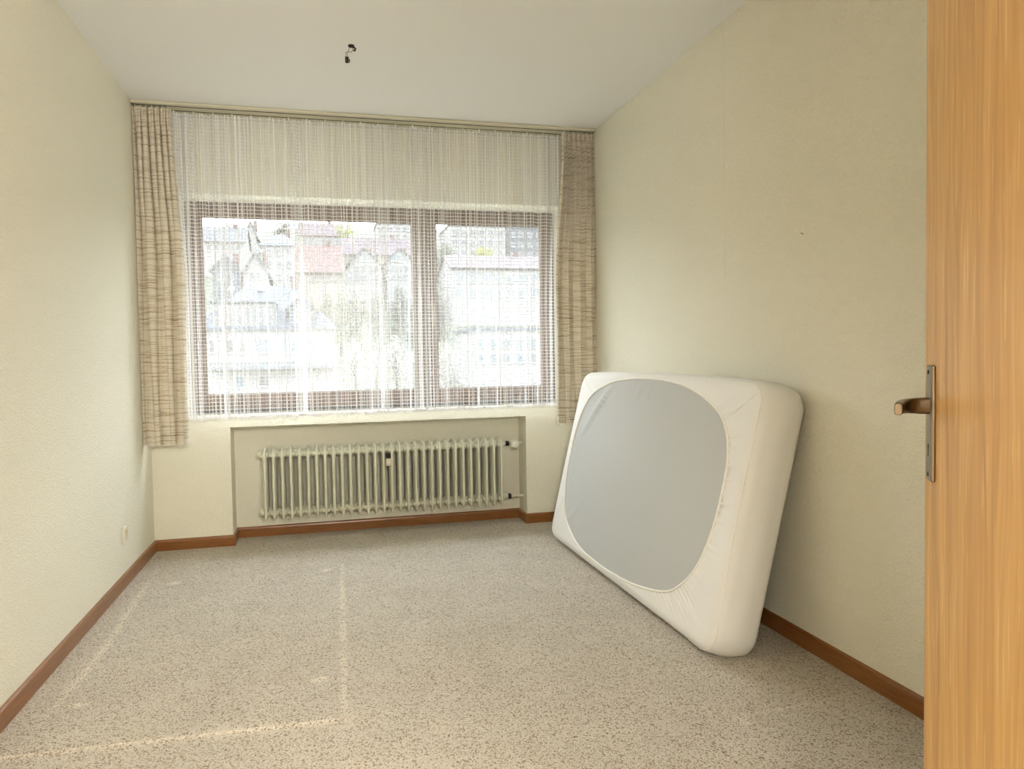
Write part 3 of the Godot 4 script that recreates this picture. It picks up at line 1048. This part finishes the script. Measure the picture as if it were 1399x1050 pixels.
func build_radiator() -> void:
	var root := base("radiator")
	tag(root, "cream column radiator with thirty ribs in the niche under the window", "radiator")
	var x0 := 0.612
	var pitch := 0.0503
	var zc := -0.092
	var hub_y := [0.168, 0.518]
	var st := mb()
	# one rib: three upright columns, pointed at both ends, and the round hubs that join it to its neighbours
	for col in 4:
		var z := zc + (col - 1.5) * 0.042
		var prof := [[0.122, 0.0015, 0.004], [0.134, 0.0050, 0.011], [0.150, 0.0098, 0.018], [0.185, 0.0104, 0.0205], [0.23, 0.0102, 0.0212], [0.34, 0.0102, 0.0212], [0.455, 0.0102, 0.0212], [0.50, 0.0104, 0.0205], [0.535, 0.0098, 0.018], [0.551, 0.0050, 0.011], [0.563, 0.0015, 0.004]]
		var secs := []
		for p in prof:
			var o := []
			var fat := 1.0 if col == 3 else 1.45
			for k in 10:
				var a := TAU * k / 10.0
				o.append(Vector3(fat * p[1] * signf(cos(a)) * pow(absf(cos(a)), 0.8), p[0], z + p[2] * signf(sin(a)) * pow(absf(sin(a)), 0.8)))
			secs.append(o)
		st.set_smooth_group(col + 1)
		for i in secs.size() - 1:
			var c: Vector3 = (mean(secs[i]) + mean(secs[i + 1])) / 2.0
			for k in 10:
				var k2 := (k + 1) % 10
				quad(st, secs[i][k], secs[i][k2], secs[i + 1][k2], secs[i + 1][k], (secs[i][k] + secs[i + 1][k2]) / 2.0 - c)
	st.set_smooth_group(-1)
	for y in hub_y:
		box(st, Vector3(-0.0085, y - 0.022, zc - 0.07), Vector3(0.0085, y + 0.022, zc + 0.07), 0.005)
		lathe(st, [Vector2(0.0, -0.0252), Vector2(0.024, -0.0252), Vector2(0.024, -0.021), Vector2(0.030, -0.012), Vector2(0.031, 0.0), Vector2(0.030, 0.012), Vector2(0.024, 0.021), Vector2(0.024, 0.0252), Vector2(0.0, 0.0252)], Transform3D(Basis(Vector3.BACK, PI / 2), Vector3(0, y, zc)), 16)
		for z in [zc - 0.052, zc + 0.052]:
			lathe(st, [Vector2(0.0, -0.0225), Vector2(0.012, -0.0225), Vector2(0.019, -0.008), Vector2(0.019, 0.008), Vector2(0.012, 0.0225), Vector2(0.0, 0.0225)], Transform3D(Basis(Vector3.BACK, PI / 2), Vector3(0, y, z)), 12)
	st.generate_normals()
	var rib: ArrayMesh = st.commit()
	for k in 30:
		var o := obj("rib", rib, M.radiator_enamel, root)
		o.position = Vector3(x0 + k * pitch, 0, 0)
	var xe := x0 + 29 * pitch + 0.025
	var side := Basis(Vector3.BACK, -PI / 2)      # y of the turned shape points to +x
	# plugs on the blind end
	for y in hub_y:
		st = mb()
		lathe(st, [Vector2(0.0, 0.0), Vector2(0.024, 0.0), Vector2(0.024, -0.012), Vector2(0.014, -0.014), Vector2(0.014, -0.022), Vector2(0.0, -0.022)], Transform3D(side, Vector3(x0 - 0.025, y, zc)), 12)
		obj("end_plug", st, M.radiator_enamel, root)
	# thermostat valve: union, black ring, body with a knob that faces the room, pipe into the wall
	st = mb()
	lathe(st, [Vector2(0.024, 0.0), Vector2(0.024, 0.012), Vector2(0.014, 0.016), Vector2(0.014, 0.05), Vector2(0.018, 0.052), Vector2(0.018, 0.085), Vector2(0.010, 0.088), Vector2(0.010, 0.125)], Transform3D(side, Vector3(xe, 0.518, zc)), 16)
	var valve := obj("valve_body", st, M.radiator_enamel, root)
	st = mb()
	lathe(st, [Vector2(0.016, 0.018), Vector2(0.017, 0.020), Vector2(0.017, 0.040), Vector2(0.016, 0.042)], Transform3D(side, Vector3(xe, 0.518, zc)), 16)
	obj("union_ring", st, M.black_plastic, valve)
	st = mb()
	lathe(st, [Vector2(0.014, 0.0), Vector2(0.014, 0.02), Vector2(0.024, 0.024), Vector2(0.026, 0.032), Vector2(0.026, 0.072), Vector2(0.022, 0.082), Vector2(0.010, 0.085), Vector2(0.0, 0.085)], Transform3D(Basis(Vector3.RIGHT, PI / 2), Vector3(xe + 0.068, 0.518, zc)), 24)
	obj("thermostat_knob", st, M.white_plastic, valve)
	st = mb()
	tube(st, [Vector3(xe + 0.12, 0.518, zc), Vector3(2.2326, 0.518, zc)], 0.009, 12)
	obj("feed_pipe", st, M.radiator_enamel, root)
	st = mb()
	lathe(st, [Vector2(0.024, 0.0), Vector2(0.024, 0.010), Vector2(0.020, 0.014), Vector2(0.020, 0.030), Vector2(0.013, 0.032), Vector2(0.013, 0.055), Vector2(0.014, 0.056), Vector2(0.014, 0.075), Vector2(0.009, 0.078)], Transform3D(side, Vector3(xe, 0.168, zc)), 16)
	tube(st, [Vector3(xe + 0.07, 0.168, zc), Vector3(2.2326, 0.168, zc)], 0.009, 12)
	obj("return_pipe", st, M.radiator_enamel, root)
	st = mb()
	lathe(st, [Vector2(0.0135, 0.031), Vector2(0.018, 0.033), Vector2(0.018, 0.050), Vector2(0.0135, 0.053)], Transform3D(side, Vector3(xe, 0.168, zc)), 16)
	obj("return_ring", st, M.black_plastic, root)
	# heat meter clamped between two ribs
	var mx := 1.345
	var meter := obj("heat_meter", box_mesh(Vector3(mx - 0.017, 0.422, -0.016), Vector3(mx + 0.017, 0.468, 0.0), 0.003), M.cream_plastic, root)
	tag(meter, "small cream heat meter between two ribs")
	obj("meter_cap", box_mesh(Vector3(mx - 0.015, 0.468, -0.018), Vector3(mx + 0.015, 0.500, -0.004), 0.003), M.black_plastic, meter)
	st = mb()
	lathe(st, [Vector2(0.010, 0.0), Vector2(0.010, 0.0015), Vector2(0.0075, 0.0015), Vector2(0.0075, 0.0008), Vector2(0.0, 0.0008)], Transform3D(Basis(Vector3.RIGHT, PI / 2), Vector3(mx, 0.446, 0.0)), 16)
	obj("meter_seal", st, M.white_plastic, meter)
	# brackets that carry it from the niche wall
	for k in [3, 15, 26]:
		st = mb()
		var x: float = x0 + (k - 0.5) * pitch
		tube(st, [Vector3(x, 0.118, zc + 0.05), Vector3(x, 0.128, zc + 0.056), Vector3(x, 0.146, zc + 0.05)], 0.0035, 8)
		tube(st, [Vector3(x - 0.014, 0.124, zc + 0.05), Vector3(x, 0.141, zc + 0.052), Vector3(x + 0.014, 0.124, zc + 0.05)], 0.003, 8)
		tube(st, [Vector3(x, 0.133, -0.191), Vector3(x, 0.133, zc + 0.05)], 0.005, 8)
		obj("bracket", st, M.radiator_enamel, root)


# ------------------------------------------------------------------ small things

func build_small_things() -> void:
	var st := mb()
	# bare lamp outlet in the ceiling
	var hook := base("lamp_outlet", Vector3(1.126, H, 1.157))
	tag(hook, "bare lamp hook in the ceiling with two wires and a terminal", "ceiling hook")
	st = mb()
	tube(st, [Vector3(-0.012, 0.002, 0), Vector3(-0.010, -0.006, 0), Vector3(0.012, -0.008, 0), Vector3(0.018, -0.014, 0.002), Vector3(0.014, -0.024, 0.004), Vector3(0.008, -0.022, 0.004)], 0.0042, 8)
	lathe(st, [Vector2(0.0, -0.004), Vector2(0.012, -0.004), Vector2(0.014, 0.0), Vector2(0.0, 0.0)], Transform3D(), 16)
	obj("hook", st, M.dark_metal, hook)
	for w in [[Vector3(-0.008, 0, 0), Vector3(-0.010, -0.018, 0.003), Vector3(-0.016, -0.030, 0.004), Vector3(-0.020, -0.040, 0.004), Vector3(-0.018, -0.056, 0.004)], [Vector3(0.004, 0, 0.002), Vector3(0.006, -0.022, 0.006), Vector3(-0.002, -0.033, 0.006), Vector3(-0.014, -0.030, 0.002), Vector3(-0.026, -0.034, 0.002), Vector3(-0.024, -0.056, 0.004)]]:
		st = mb()
		tube(st, w, 0.0011, 6)
		obj("wire", st, M.copper_wire, hook)
	st = mb()
	box(st, Vector3(-0.029, -0.080, -0.003), Vector3(-0.013, -0.054, 0.010), 0.002)
	box(st, Vector3(-0.012, -0.078, -0.001), Vector3(-0.008, -0.062, 0.008), 0.0015)
	obj("terminal_block", st, M.dark_metal, hook)
	# socket on the left wall
	var so := base("wall_socket", Vector3(0.0, 0.252, 0.662))
	tag(so, "white single power socket low on the wall near the corner", "socket")
	st = mb()
	frame_of(st, Vector2(-0.041, -0.041), Vector2(0.041, 0.041), 0.012, 0.0, 0.0125, 0.003)
	var turn := Transform3D(Basis(Vector3.UP, PI / 2), Vector3.ZERO)
	var pl := obj("cover_frame", st, M.white_plastic, so)
	pl.transform = turn
	st = mb()
	lathe(st, [Vector2(0.029, 0.0110), Vector2(0.021, 0.0110), Vector2(0.0195, 0.0008), Vector2(0.0, 0.0008)], Transform3D(Basis(Vector3.RIGHT, PI / 2)), 24)
	lathe(st, [Vector2(0.029, 0.0), Vector2(0.029, 0.0110)], Transform3D(Basis(Vector3.RIGHT, PI / 2)), 24)
	for k in 24:
		var a := TAU * k / 24.0
		var a2 := TAU * (k + 1) / 24.0
		var sq := func(an: float) -> Vector3:
			var d := Vector2.from_angle(an)
			d *= 0.030 / maxf(absf(d.x), absf(d.y))
			return Vector3(d.x, d.y, 0.0100)
		quad(st, Vector3(cos(a), sin(a), 0) * 0.0205 + Vector3(0, 0, 0.0100), Vector3(cos(a2), sin(a2), 0) * 0.0205 + Vector3(0, 0, 0.0100), sq.call(a2), sq.call(a), Vector3.BACK)
	var ins := obj("socket_insert", st, M.cream_plastic, so)
	ins.transform = turn
	st = mb()
	for x in [-0.0095, 0.0095]:
		lathe(st, [Vector2(0.0034, 0.0011), Vector2(0.0, 0.0011)], Transform3D(Basis(Vector3.RIGHT, PI / 2), Vector3(x, 0, 0)), 10)
	var ho := obj("pin_hole", st, M.black_plastic, so)
	ho.transform = turn
	# a nail left in the right wall
	st = mb()
	lathe(st, [Vector2(0.0, 0.010), Vector2(0.0022, 0.010), Vector2(0.0022, 0.0085), Vector2(0.0009, 0.0085), Vector2(0.0009, -0.004)], Transform3D(Basis(Vector3.BACK, PI / 2 - 0.25), Vector3(W - 0.001, 1.512, 2.272)), 10)
	tag(obj("nail", st, M.dark_metal), "small nail left in the bare wall above the mattress", "nail")


# ------------------------------------------------------------------ the town outside

# a house front laid out from where its corners are seen on the plane z = -d; roofs: side (ridge along the front), front (gable to the front), hip, flat
func house(label: String, u: Vector2, v_eave: float, v_base: float, d: float, deep: float, roof: String, v_ridge: float, wall_m: String, roof_m: String, wins: Array, group := "houses on the slope", low := -1e9) -> Node3D:
	var a := spot(u.x, v_eave, d)
	var b := spot(u.y, v_eave, d)
	var y0 := spot((u.x + u.y) / 2.0, v_base, d).y
	if low > -1e8: y0 = low
	var eave := (a.y + b.y) / 2.0
	var root := base("house", Vector3((a.x + b.x) / 2.0, y0, -d))
	tag(root, label, "house", group)
	var hw := (b.x - a.x) / 2.0
	var h := eave - y0
	var st := mb()
	box(st, Vector3(-hw, 0, -deep), Vector3(hw, h, 0))
	var rh := 0.0
	if roof == "front":
		rh = spot((u.x + u.y) / 2.0, v_ridge, d).y - eave
		tri(st, Vector3(-hw, h, 0), Vector3(hw, h, 0), Vector3(0, h + rh, 0), Vector3.BACK)
		tri(st, Vector3(-hw, h, -deep), Vector3(hw, h, -deep), Vector3(0, h + rh, -deep), Vector3.FORWARD)
	elif roof != "flat":
		rh = spot((u.x + u.y) / 2.0, v_ridge, d + deep * 0.4).y - eave
		if roof == "side":
			for s in [-1.0, 1.0]: tri(st, Vector3(s * hw, h, 0), Vector3(s * hw, h, -deep), Vector3(s * hw, h + rh, -deep / 2), Vector3(s, 0, 0))
	obj("wall", st, M[wall_m], root)
	st = mb()
	var o := 0.35
	var t := 0.22
	if roof == "front":
		var k := rh / hw
		for s in [-1.0, 1.0]:
			for lay in [[0.0, 1.0], [t, -1.0]]:
				pass
			var e := Vector3(s * (hw + o), h - o * k, 0)
			var r := Vector3(0, h + rh, 0)
			slab(st, [e + Vector3(0, 0, o), r + Vector3(0, 0, o), r + Vector3(0, 0, -deep - o), e + Vector3(0, 0, -deep - o)], t)
	elif roof == "side":
		var k := rh / (deep / 2.0)
		for s in [0.0, 1.0]:
			var zz := o if s == 0.0 else -deep - o
			var e := h - o * k
			slab(st, [Vector3(-hw - o, e, zz), Vector3(hw + o, e, zz), Vector3(hw + o, h + rh, -deep / 2), Vector3(-hw - o, h + rh, -deep / 2)], t)
	elif roof == "hip":
		var ridge := maxf(hw - deep * 0.35, hw * 0.25)
		var e := [Vector3(-hw - o, h, o), Vector3(hw + o, h, o), Vector3(hw + o, h, -deep - o), Vector3(-hw - o, h, -deep - o)]
		var r := [Vector3(-ridge, h + rh, -deep / 2), Vector3(ridge, h + rh, -deep / 2)]
		quad(st, e[0], e[1], r[1], r[0], Vector3(0, 1, 1))
		quad(st, e[2], e[3], r[0], r[1], Vector3(0, 1, -1))
		tri(st, e[1], e[2], r[1], Vector3(1, 1, 0))
		tri(st, e[3], e[0], r[0], Vector3(-1, 1, 0))
		box(st, Vector3(-hw - o, h - 0.2, -deep - o), Vector3(hw + o, h + 0.01, o))
	else:
		box(st, Vector3(-hw - 0.2, h, -deep - 0.2), Vector3(hw + 0.2, h + 0.35, 0.2), 0.03)
	var rf := obj("roof", st, M[roof_m], root)
	if roof != "flat":
		obj("chimney", box_mesh(Vector3(hw * 0.35, h + rh * 0.5, -deep / 2 - 0.35), Vector3(hw * 0.35 + 0.7, h + rh + 0.9, -deep / 2 + 0.35), 0.03), M.red_roof, rf)
	for w in wins:
		far_window(root, w, d, Vector3(root.position.x, root.position.y, -d))
	return root

func slab(st: SurfaceTool, p: Array, t: float) -> void:
	var n: Vector3 = (p[1] - p[0]).cross(p[3] - p[0]).normalized()
	if n.y < 0.0: n = -n
	var q := []
	for v in p: q.append(v + n * t)
	quad(st, q[0], q[1], q[2], q[3], n)
	quad(st, p[0], p[1], p[2], p[3], -n)
	var c := mean(p)
	for i in 4:
		var j := (i + 1) % 4
		quad(st, p[i], p[j], q[j], q[i], (p[i] + p[j]) / 2.0 - c)

# [u0, v0, u1, v1, pane material] on the plane of a house front
func far_window(root: Node3D, w: Array, d: float, org: Vector3, out := 0.0) -> void:
	var a := spot(w[0], w[3], d) - org
	var b := spot(w[2], w[1], d) - org
	a.z = out
	b.z = out
	var f := clampf((b.x - a.x) * 0.08, 0.05, 0.14)
	var st := mb()
	frame_of(st, Vector2(a.x, a.y), Vector2(b.x, b.y), f, out - 0.02, out + 0.09, 0.01)
	if b.x - a.x > 0.9:
		var mx := (a.x + b.x) / 2.0
		box(st, Vector3(mx - f * 0.45, a.y + f, out - 0.02), Vector3(mx + f * 0.45, b.y - f, out + 0.08))
	box(st, Vector3(a.x - 0.08, a.y - 0.08, out - 0.02), Vector3(b.x + 0.08, a.y, out + 0.16), 0.01)
	var o := obj("window", st, M.far_frame, root)
	obj("pane", box_mesh(Vector3(a.x + f, a.y + f, out - 0.01), Vector3(b.x - f, b.y - f, out + 0.03)), M[w[4] if w.size() > 4 else "far_glass"], o)

func grid_windows(u0: float, v0: float, u1: float, v1: float, nx: int, ny: int, fill := Vector2(0.55, 0.55), pane := "far_glass") -> Array:
	var o := []
	var cw := (u1 - u0) / nx
	var ch := (v1 - v0) / ny
	for j in ny:
		for i in nx:
			var cx := u0 + (i + 0.5) * cw
			var cy := v0 + (j + 0.5) * ch
			o.append([cx - cw * fill.x / 2, cy - ch * fill.y / 2, cx + cw * fill.x / 2, cy + ch * fill.y / 2, pane])
	return o

var crowns := []

func crown_mesh(sd: int) -> ArrayMesh:
	var r := RandomNumberGenerator.new()
	r.seed = sd
	var st := mb()
	var blobs := []
	for k in 9: blobs.append([Vector3(r.randf_range(-0.32, 0.32), r.randf_range(0.25, 0.85), r.randf_range(-0.3, 0.3)), r.randf_range(0.16, 0.28)])
	for k in 1300:
		var bl: Array = blobs[r.randi() % blobs.size()]
		var dir := Vector3(r.randfn(), r.randfn(), r.randfn()).normalized()
		var p: Vector3 = bl[0] + dir * bl[1] * pow(r.randf(), 0.3)
		var ax := Vector3(r.randfn(), r.randfn(), r.randfn()).normalized() * r.randf_range(0.016, 0.034)
		var ay := ax.cross(dir).normalized() * r.randf_range(0.012, 0.026)
		quad(st, p - ax, p + ay, p + ax, p - ay, dir)
	st.generate_normals()
	return st.commit()

func tree(called: String, label: String, u: float, v_top: float, v_base: float, d: float, wide: float, leaf: String, group: String, kind := 0) -> void:
	if crowns.is_empty():
		for k in 3: crowns.append(crown_mesh(100 + k))
	var top := spot(u, v_top, d)
	var foot := spot(u, v_base, d)
	var h := top.y - foot.y
	var root := base(called, foot)
	tag(root, label, "tree", group)
	var c := obj("crown", crowns[kind], M[leaf], root)
	c.scale = Vector3(wide, h, wide)
	var st := mb()
	tube(st, [Vector3(0, -1.5, 0), Vector3(0.02 * wide, h * 0.3, 0), Vector3(-0.03 * wide, h * 0.75, 0.02 * wide)], [h * 0.03, h * 0.022, h * 0.006], 7)
	for k in 4:
		var a := TAU * k / 4.0 + kind
		tube(st, [Vector3(0, h * 0.28, 0), Vector3(cos(a) * wide * 0.12, h * 0.45, sin(a) * wide * 0.12), Vector3(cos(a) * wide * 0.26, h * 0.66, sin(a) * wide * 0.26)], [h * 0.014, h * 0.009, h * 0.004], 5)
	obj("trunk", st, M.bark, root)

func build_outside() -> void:
	# the slope across the street
	var prof := [[-8.0, -7.0], [-40.0, -7.0], [-54.0, -6.0], [-75.0, -3.0], [-100.0, 3.0], [-130.0, 11.0], [-160.0, 21.0], [-200.0, 33.0], [-240.0, 43.0], [-300.0, 48.0]]
	var bump := noise(FastNoiseLite.TYPE_SIMPLEX_SMOOTH, 0.02, 3, 81)
	var hy := func(z: float) -> float:
		for i in prof.size() - 1:
			if z <= prof[i][0] and z >= prof[i + 1][0]: return remap(z, prof[i][0], prof[i + 1][0], prof[i][1], prof[i + 1][1])
		return prof[-1][1]
	var hill := obj("hillside", sheet(60, 60, func(i, j):
		var x := lerpf(-160.0, 200.0, i / 59.0)
		var z := lerpf(-8.0, -300.0, j / 59.0)
		return [Vector3(x, hy.call(z) + bump.get_noise_2d(x, z) * 2.0 * smoothstep(-60.0, -110.0, z), z), Vector2(x, z) / 8.0], true), M.hill_grass)
	tag(hill, "grassy slope that the town outside is built on", "hill", "", "structure")
	struct("street", box_mesh(Vector3(-60, -7.6, -52), Vector3(90, -6.8, -30)), M.asphalt, "grey street below the houses outside", "street")
	var g := "far_glass"
	var gb := "far_glass_blue"
	# A: the long white house across the street, slate mansard roof
	var a := house("long white house with slate roof and a row of dormer windows, nearest outside", Vector2(268, 455), 447, 536, 60, 10, "hip", 389, "render_white", "slate_roof",
		[[308, 464, 319.5, 482.5, g], [327.5, 464, 335, 482.5, g], [348.5, 463, 358.5, 482, gb], [361, 463, 371.5, 482, gb], [386, 463, 394.5, 482, gb], [397, 463, 408.5, 482, gb], [418, 463, 431, 483, gb], [286, 464, 294, 482, g], [320, 512, 333, 530, gb], [352, 512, 372, 528, g]], "houses on the slope", -6.5)
	a.name = "white_house"
	var org := a.position
	# dormer strip of windows
	var st := mb()
	var p0 := spot(291, 449, 60) - org
	var p1 := spot(374, 414, 60) - org
	box(st, Vector3(p0.x, p0.y, -3.0), Vector3(p1.x, p1.y, 0.1), 0.03)
	box(st, Vector3(p0.x - 0.2, p1.y, -3.2), Vector3(p1.x + 0.2, p1.y + 0.15, 0.4), 0.03)
	var strip := obj("dormer", st, M.render_grey, a)
	for k in 8:
		var w := 82.0 / 8.0
		far_window_sub(strip, [292 + k * w, 417, 292 + k * w + w - 1.2, 446], 60, org, 0.1)
	# gabled dormer
	st = mb()
	var d0 := spot(396, 446, 60) - org
	var d1 := spot(429, 421, 60) - org
	var dp := spot(412.4, 404, 60) - org
	box(st, Vector3(d0.x, d0.y, -3.0), Vector3(d1.x, d1.y, 0.2))
	tri(st, Vector3(d0.x, d1.y, 0.2), Vector3(d1.x, d1.y, 0.2), Vector3(dp.x, dp.y, 0.2), Vector3.BACK)
	var gd := obj("gabled_dormer", st, M.render_grey, a)
	st = mb()
	for x in [d0.x - 0.25, d1.x + 0.25]:
		slab(st, [Vector3(x, d1.y - 0.25, 0.5), Vector3(dp.x, dp.y, 0.5), Vector3(dp.x, dp.y, -3.6), Vector3(x, d1.y - 0.25, -3.6)], 0.16)
	obj("dormer_roof", st, M.dark_slate_roof, gd)
	far_window_sub(gd, [404, 423, 423, 440], 60, org, 0.2)
	# roof lights, lying in the front slope
	for u in [316.0, 355.0]:
		var k := spot(u, 396, 64.0) - org
		var e := spot(u, 447, 60) - org
		var rr := spot(u, 389, 64.0) - org
		var f := (k.y - e.y) / maxf(rr.y - e.y, 0.01)
		st = mb()
		box(st, Vector3(-0.25, -0.06, -0.3), Vector3(0.25, 0.12, 0.3), 0.02, Transform3D(Basis(Vector3.RIGHT, 0.55), Vector3(k.x, e.y + (rr.y - e.y) * f + 0.08, lerpf(0.35, -5.0, f) + 0.15)))
		obj("roof_light", st, M.far_frame, a)
	# balcony band below the windows
	st = mb()
	var b0 := spot(290, 502, 60) - org
	var b1 := spot(455, 494, 60) - org
	box(st, Vector3(b0.x, b0.y - 0.25, -0.1), Vector3(b1.x, b0.y, 1.2), 0.03)
	var bal := obj("balcony", st, M.render_grey, a)
	for k in 34:
		var x: float = lerpf(b0.x + 0.05, b1.x - 0.05, k / 33.0)
		obj("baluster", box_mesh(Vector3(x - 0.07, b0.y, 1.08), Vector3(x + 0.07, b1.y, 1.14)), M.balcony_rail, bal)
	obj("handrail", box_mesh(Vector3(b0.x, b1.y, 1.05), Vector3(b1.x, b1.y + 0.08, 1.18), 0.01), M.balcony_rail, bal)
	# the others, near to far
	house("white gabled house rising just behind the slate roof", Vector2(332, 367), 376, 400, 98, 10, "front", 346, "render_white", "dark_slate_roof", [[341, 372, 346, 381, g], [350, 372, 355, 381, g]], "houses on the slope", -1.0)
	house("grey blue house with a low gable at the window's edge", Vector2(290, 326), 368, 395, 104, 9, "front", 349, "render_grey", "slate_roof", grid_windows(294, 370, 322, 386, 3, 1), "houses on the slope", 0.0)
	house("tall white four storey block with slate hip roof above the gabled house", Vector2(357, 405), 335, 400, 130, 11, "hip", 319, "render_white", "slate_roof", grid_windows(360, 336, 402, 386, 3, 3, Vector2(0.55, 0.5)), "houses on the slope", 6.0)
	house("broad house with a faded red roof beside the white block", Vector2(404, 466), 371, 390, 112, 12, "side", 335, "render_cream", "red_roof", grid_windows(408, 373, 462, 386, 5, 1, Vector2(0.5, 0.6)), "houses on the slope", 2.0)
	house("white house with two pointed glazed gables, left one", Vector2(478, 517), 358, 400, 122, 10, "front", 340, "render_white", "dark_slate_roof", grid_windows(484, 360, 520, 384, 4, 2, Vector2(0.6, 0.5)) + [[494, 346, 508, 357, gb]], "houses on the slope", 4.0)
	house("white house with two pointed glazed gables, right one", Vector2(528, 565), 358, 400, 122, 10, "front", 340, "render_white", "dark_slate_roof", grid_windows(526, 360, 558, 384, 4, 2, Vector2(0.6, 0.5)) + [[534, 346, 548, 357, gb]], "houses on the slope", 4.0)
	house("long house with a mauve roof behind the twin gables", Vector2(470, 570), 348, 360, 142, 12, "side", 326, "render_cream", "mauve_roof", [], "houses on the slope", 12.0)
	house("grey house high on the slope at the left of the view", Vector2(276, 334), 330, 352, 150, 12, "side", 311, "render_white", "dark_slate_roof", grid_windows(280, 331, 330, 346, 5, 1), "houses on the slope", 14.0)
	house("slim white tower house with a pointed front high on the slope", Vector2(335, 350), 321, 345, 168, 8, "front", 303, "render_white", "slate_roof", [[340, 324, 345, 331, g]], "houses on the slope", 18.0)
	house("pale house with mauve roof on the upper slope behind the tower", Vector2(408, 468), 322, 345, 172, 12, "side", 305, "render_white", "mauve_roof", grid_windows(411, 323, 465, 337, 6, 1), "houses on the slope", 20.0)
	house("white flat-roofed block high behind the mauve roof", Vector2(515, 572), 306, 330, 185, 12, "flat", 300, "render_white", "render_grey", grid_windows(518, 307, 569, 328, 5, 2), "houses on the slope", 24.0)
	house("large white apartment block at the top of the right-hand pane", Vector2(614, 690), 309, 356, 150, 14, "flat", 306, "render_white", "render_grey", grid_windows(616, 311, 688, 352, 6, 3, Vector2(0.62, 0.5)), "houses on the slope", 10.0)
	house("grey apartment block right of the white one", Vector2(692, 768), 312, 356, 158, 14, "flat", 306, "render_grey", "render_grey", grid_windows(694, 314, 766, 354, 6, 3, Vector2(0.6, 0.5)), "houses on the slope", 10.0)
	house("wide white house with a mauve roof in front of the apartment blocks", Vector2(617, 762), 367, 420, 108, 13, "side", 350, "render_white", "mauve_roof", grid_windows(620, 370, 758, 410, 8, 2, Vector2(0.5, 0.6), gb), "houses on the slope", -2.0)
	house("white building down by the street behind the right-hand pane", Vector2(640, 760), 452, 530, 74, 9, "flat", 450, "render_white", "slate_roof", grid_windows(646, 458, 756, 500, 6, 2, Vector2(0.5, 0.6), gb), "houses on the slope", -6.0)
	# trees
	var gt := "trees between the houses"
	var spots := [
		[466, 392, 480, 84, 3.0, "leaf_grey_green", "slim grey-green tree at the right end of the slate roof"],
		[492, 386, 480, 94, 4.0, "leaf_dark", "dark tree below the left one of the twin gables"],
		[520, 392, 485, 82, 3.6, "leaf_grey_green", "grey-green tree below the gap between the twin gables"],
		[546, 388, 480, 96, 4.0, "leaf_dark", "dark tree below the right one of the twin gables"],
		[576, 384, 490, 86, 3.6, "leaf_grey_green", "grey-green tree seen just left of the window's middle post"],
		[600, 372, 480, 100, 4.0, "leaf_dark", "dark tree seen just right of the window's middle post"],
		[608, 330, 372, 138, 4.5, "leaf_grey_green", "grey-green tree at the left end of the apartment blocks"],
		[394, 298, 325, 196, 8.0, "leaf_dark", "dark tree on the hilltop above the white block"],
		[318, 298, 325, 205, 8.0, "leaf_grey_green", "grey-green tree on the hilltop above the grey house"],
		[448, 398, 440, 104, 3.2, "leaf_grey_green", "low grey-green tree under the faded red roof"],
	]
	for k in spots.size():
		var s: Array = spots[k]
		tree("tree", s[6], s[0], s[1], s[2], s[3], s[4], s[5], gt, k % 3)
	tree("tree", "yellow-green spring tree in front of the high mauve roof", 475, 299, 330, 153, 5, "leaf_yellow", "", 0)
	tree("tree", "yellow-green spring tree before the large apartment block", 662, 328, 380, 131, 5, "leaf_yellow", "", 1)
	var gw := "white flowering trees by the street"
	for s in [[486, 462, 535, 62, 2.6, "white flowering tree next to the end of the long white house"], [514, 470, 530, 56, 2.4, "second white flowering tree from the long white house"], [542, 456, 535, 64, 2.8, "third white flowering tree from the long white house"], [574, 462, 535, 58, 2.4, "white flowering tree behind the window's middle post"], [616, 460, 535, 60, 2.6, "white flowering tree at the left of the right-hand pane"]]:
		tree("flowering_tree", s[5], s[0], s[1], s[2], s[3], s[4], "blossom", gw, int(s[0]) % 3)

func far_window_sub(part: Node3D, w: Array, d: float, org: Vector3, out: float) -> void:
	var a := spot(w[0], w[3], d) - org
	var b := spot(w[2], w[1], d) - org
	var st := mb()
	frame_of(st, Vector2(a.x, a.y), Vector2(b.x, b.y), 0.07, out - 0.02, out + 0.08, 0.01)
	obj("window", st, M.far_frame, part)
	obj("pane", box_mesh(Vector3(a.x + 0.06, a.y + 0.06, out - 0.01), Vector3(b.x - 0.06, b.y - 0.06, out + 0.02)), M.far_glass, part)
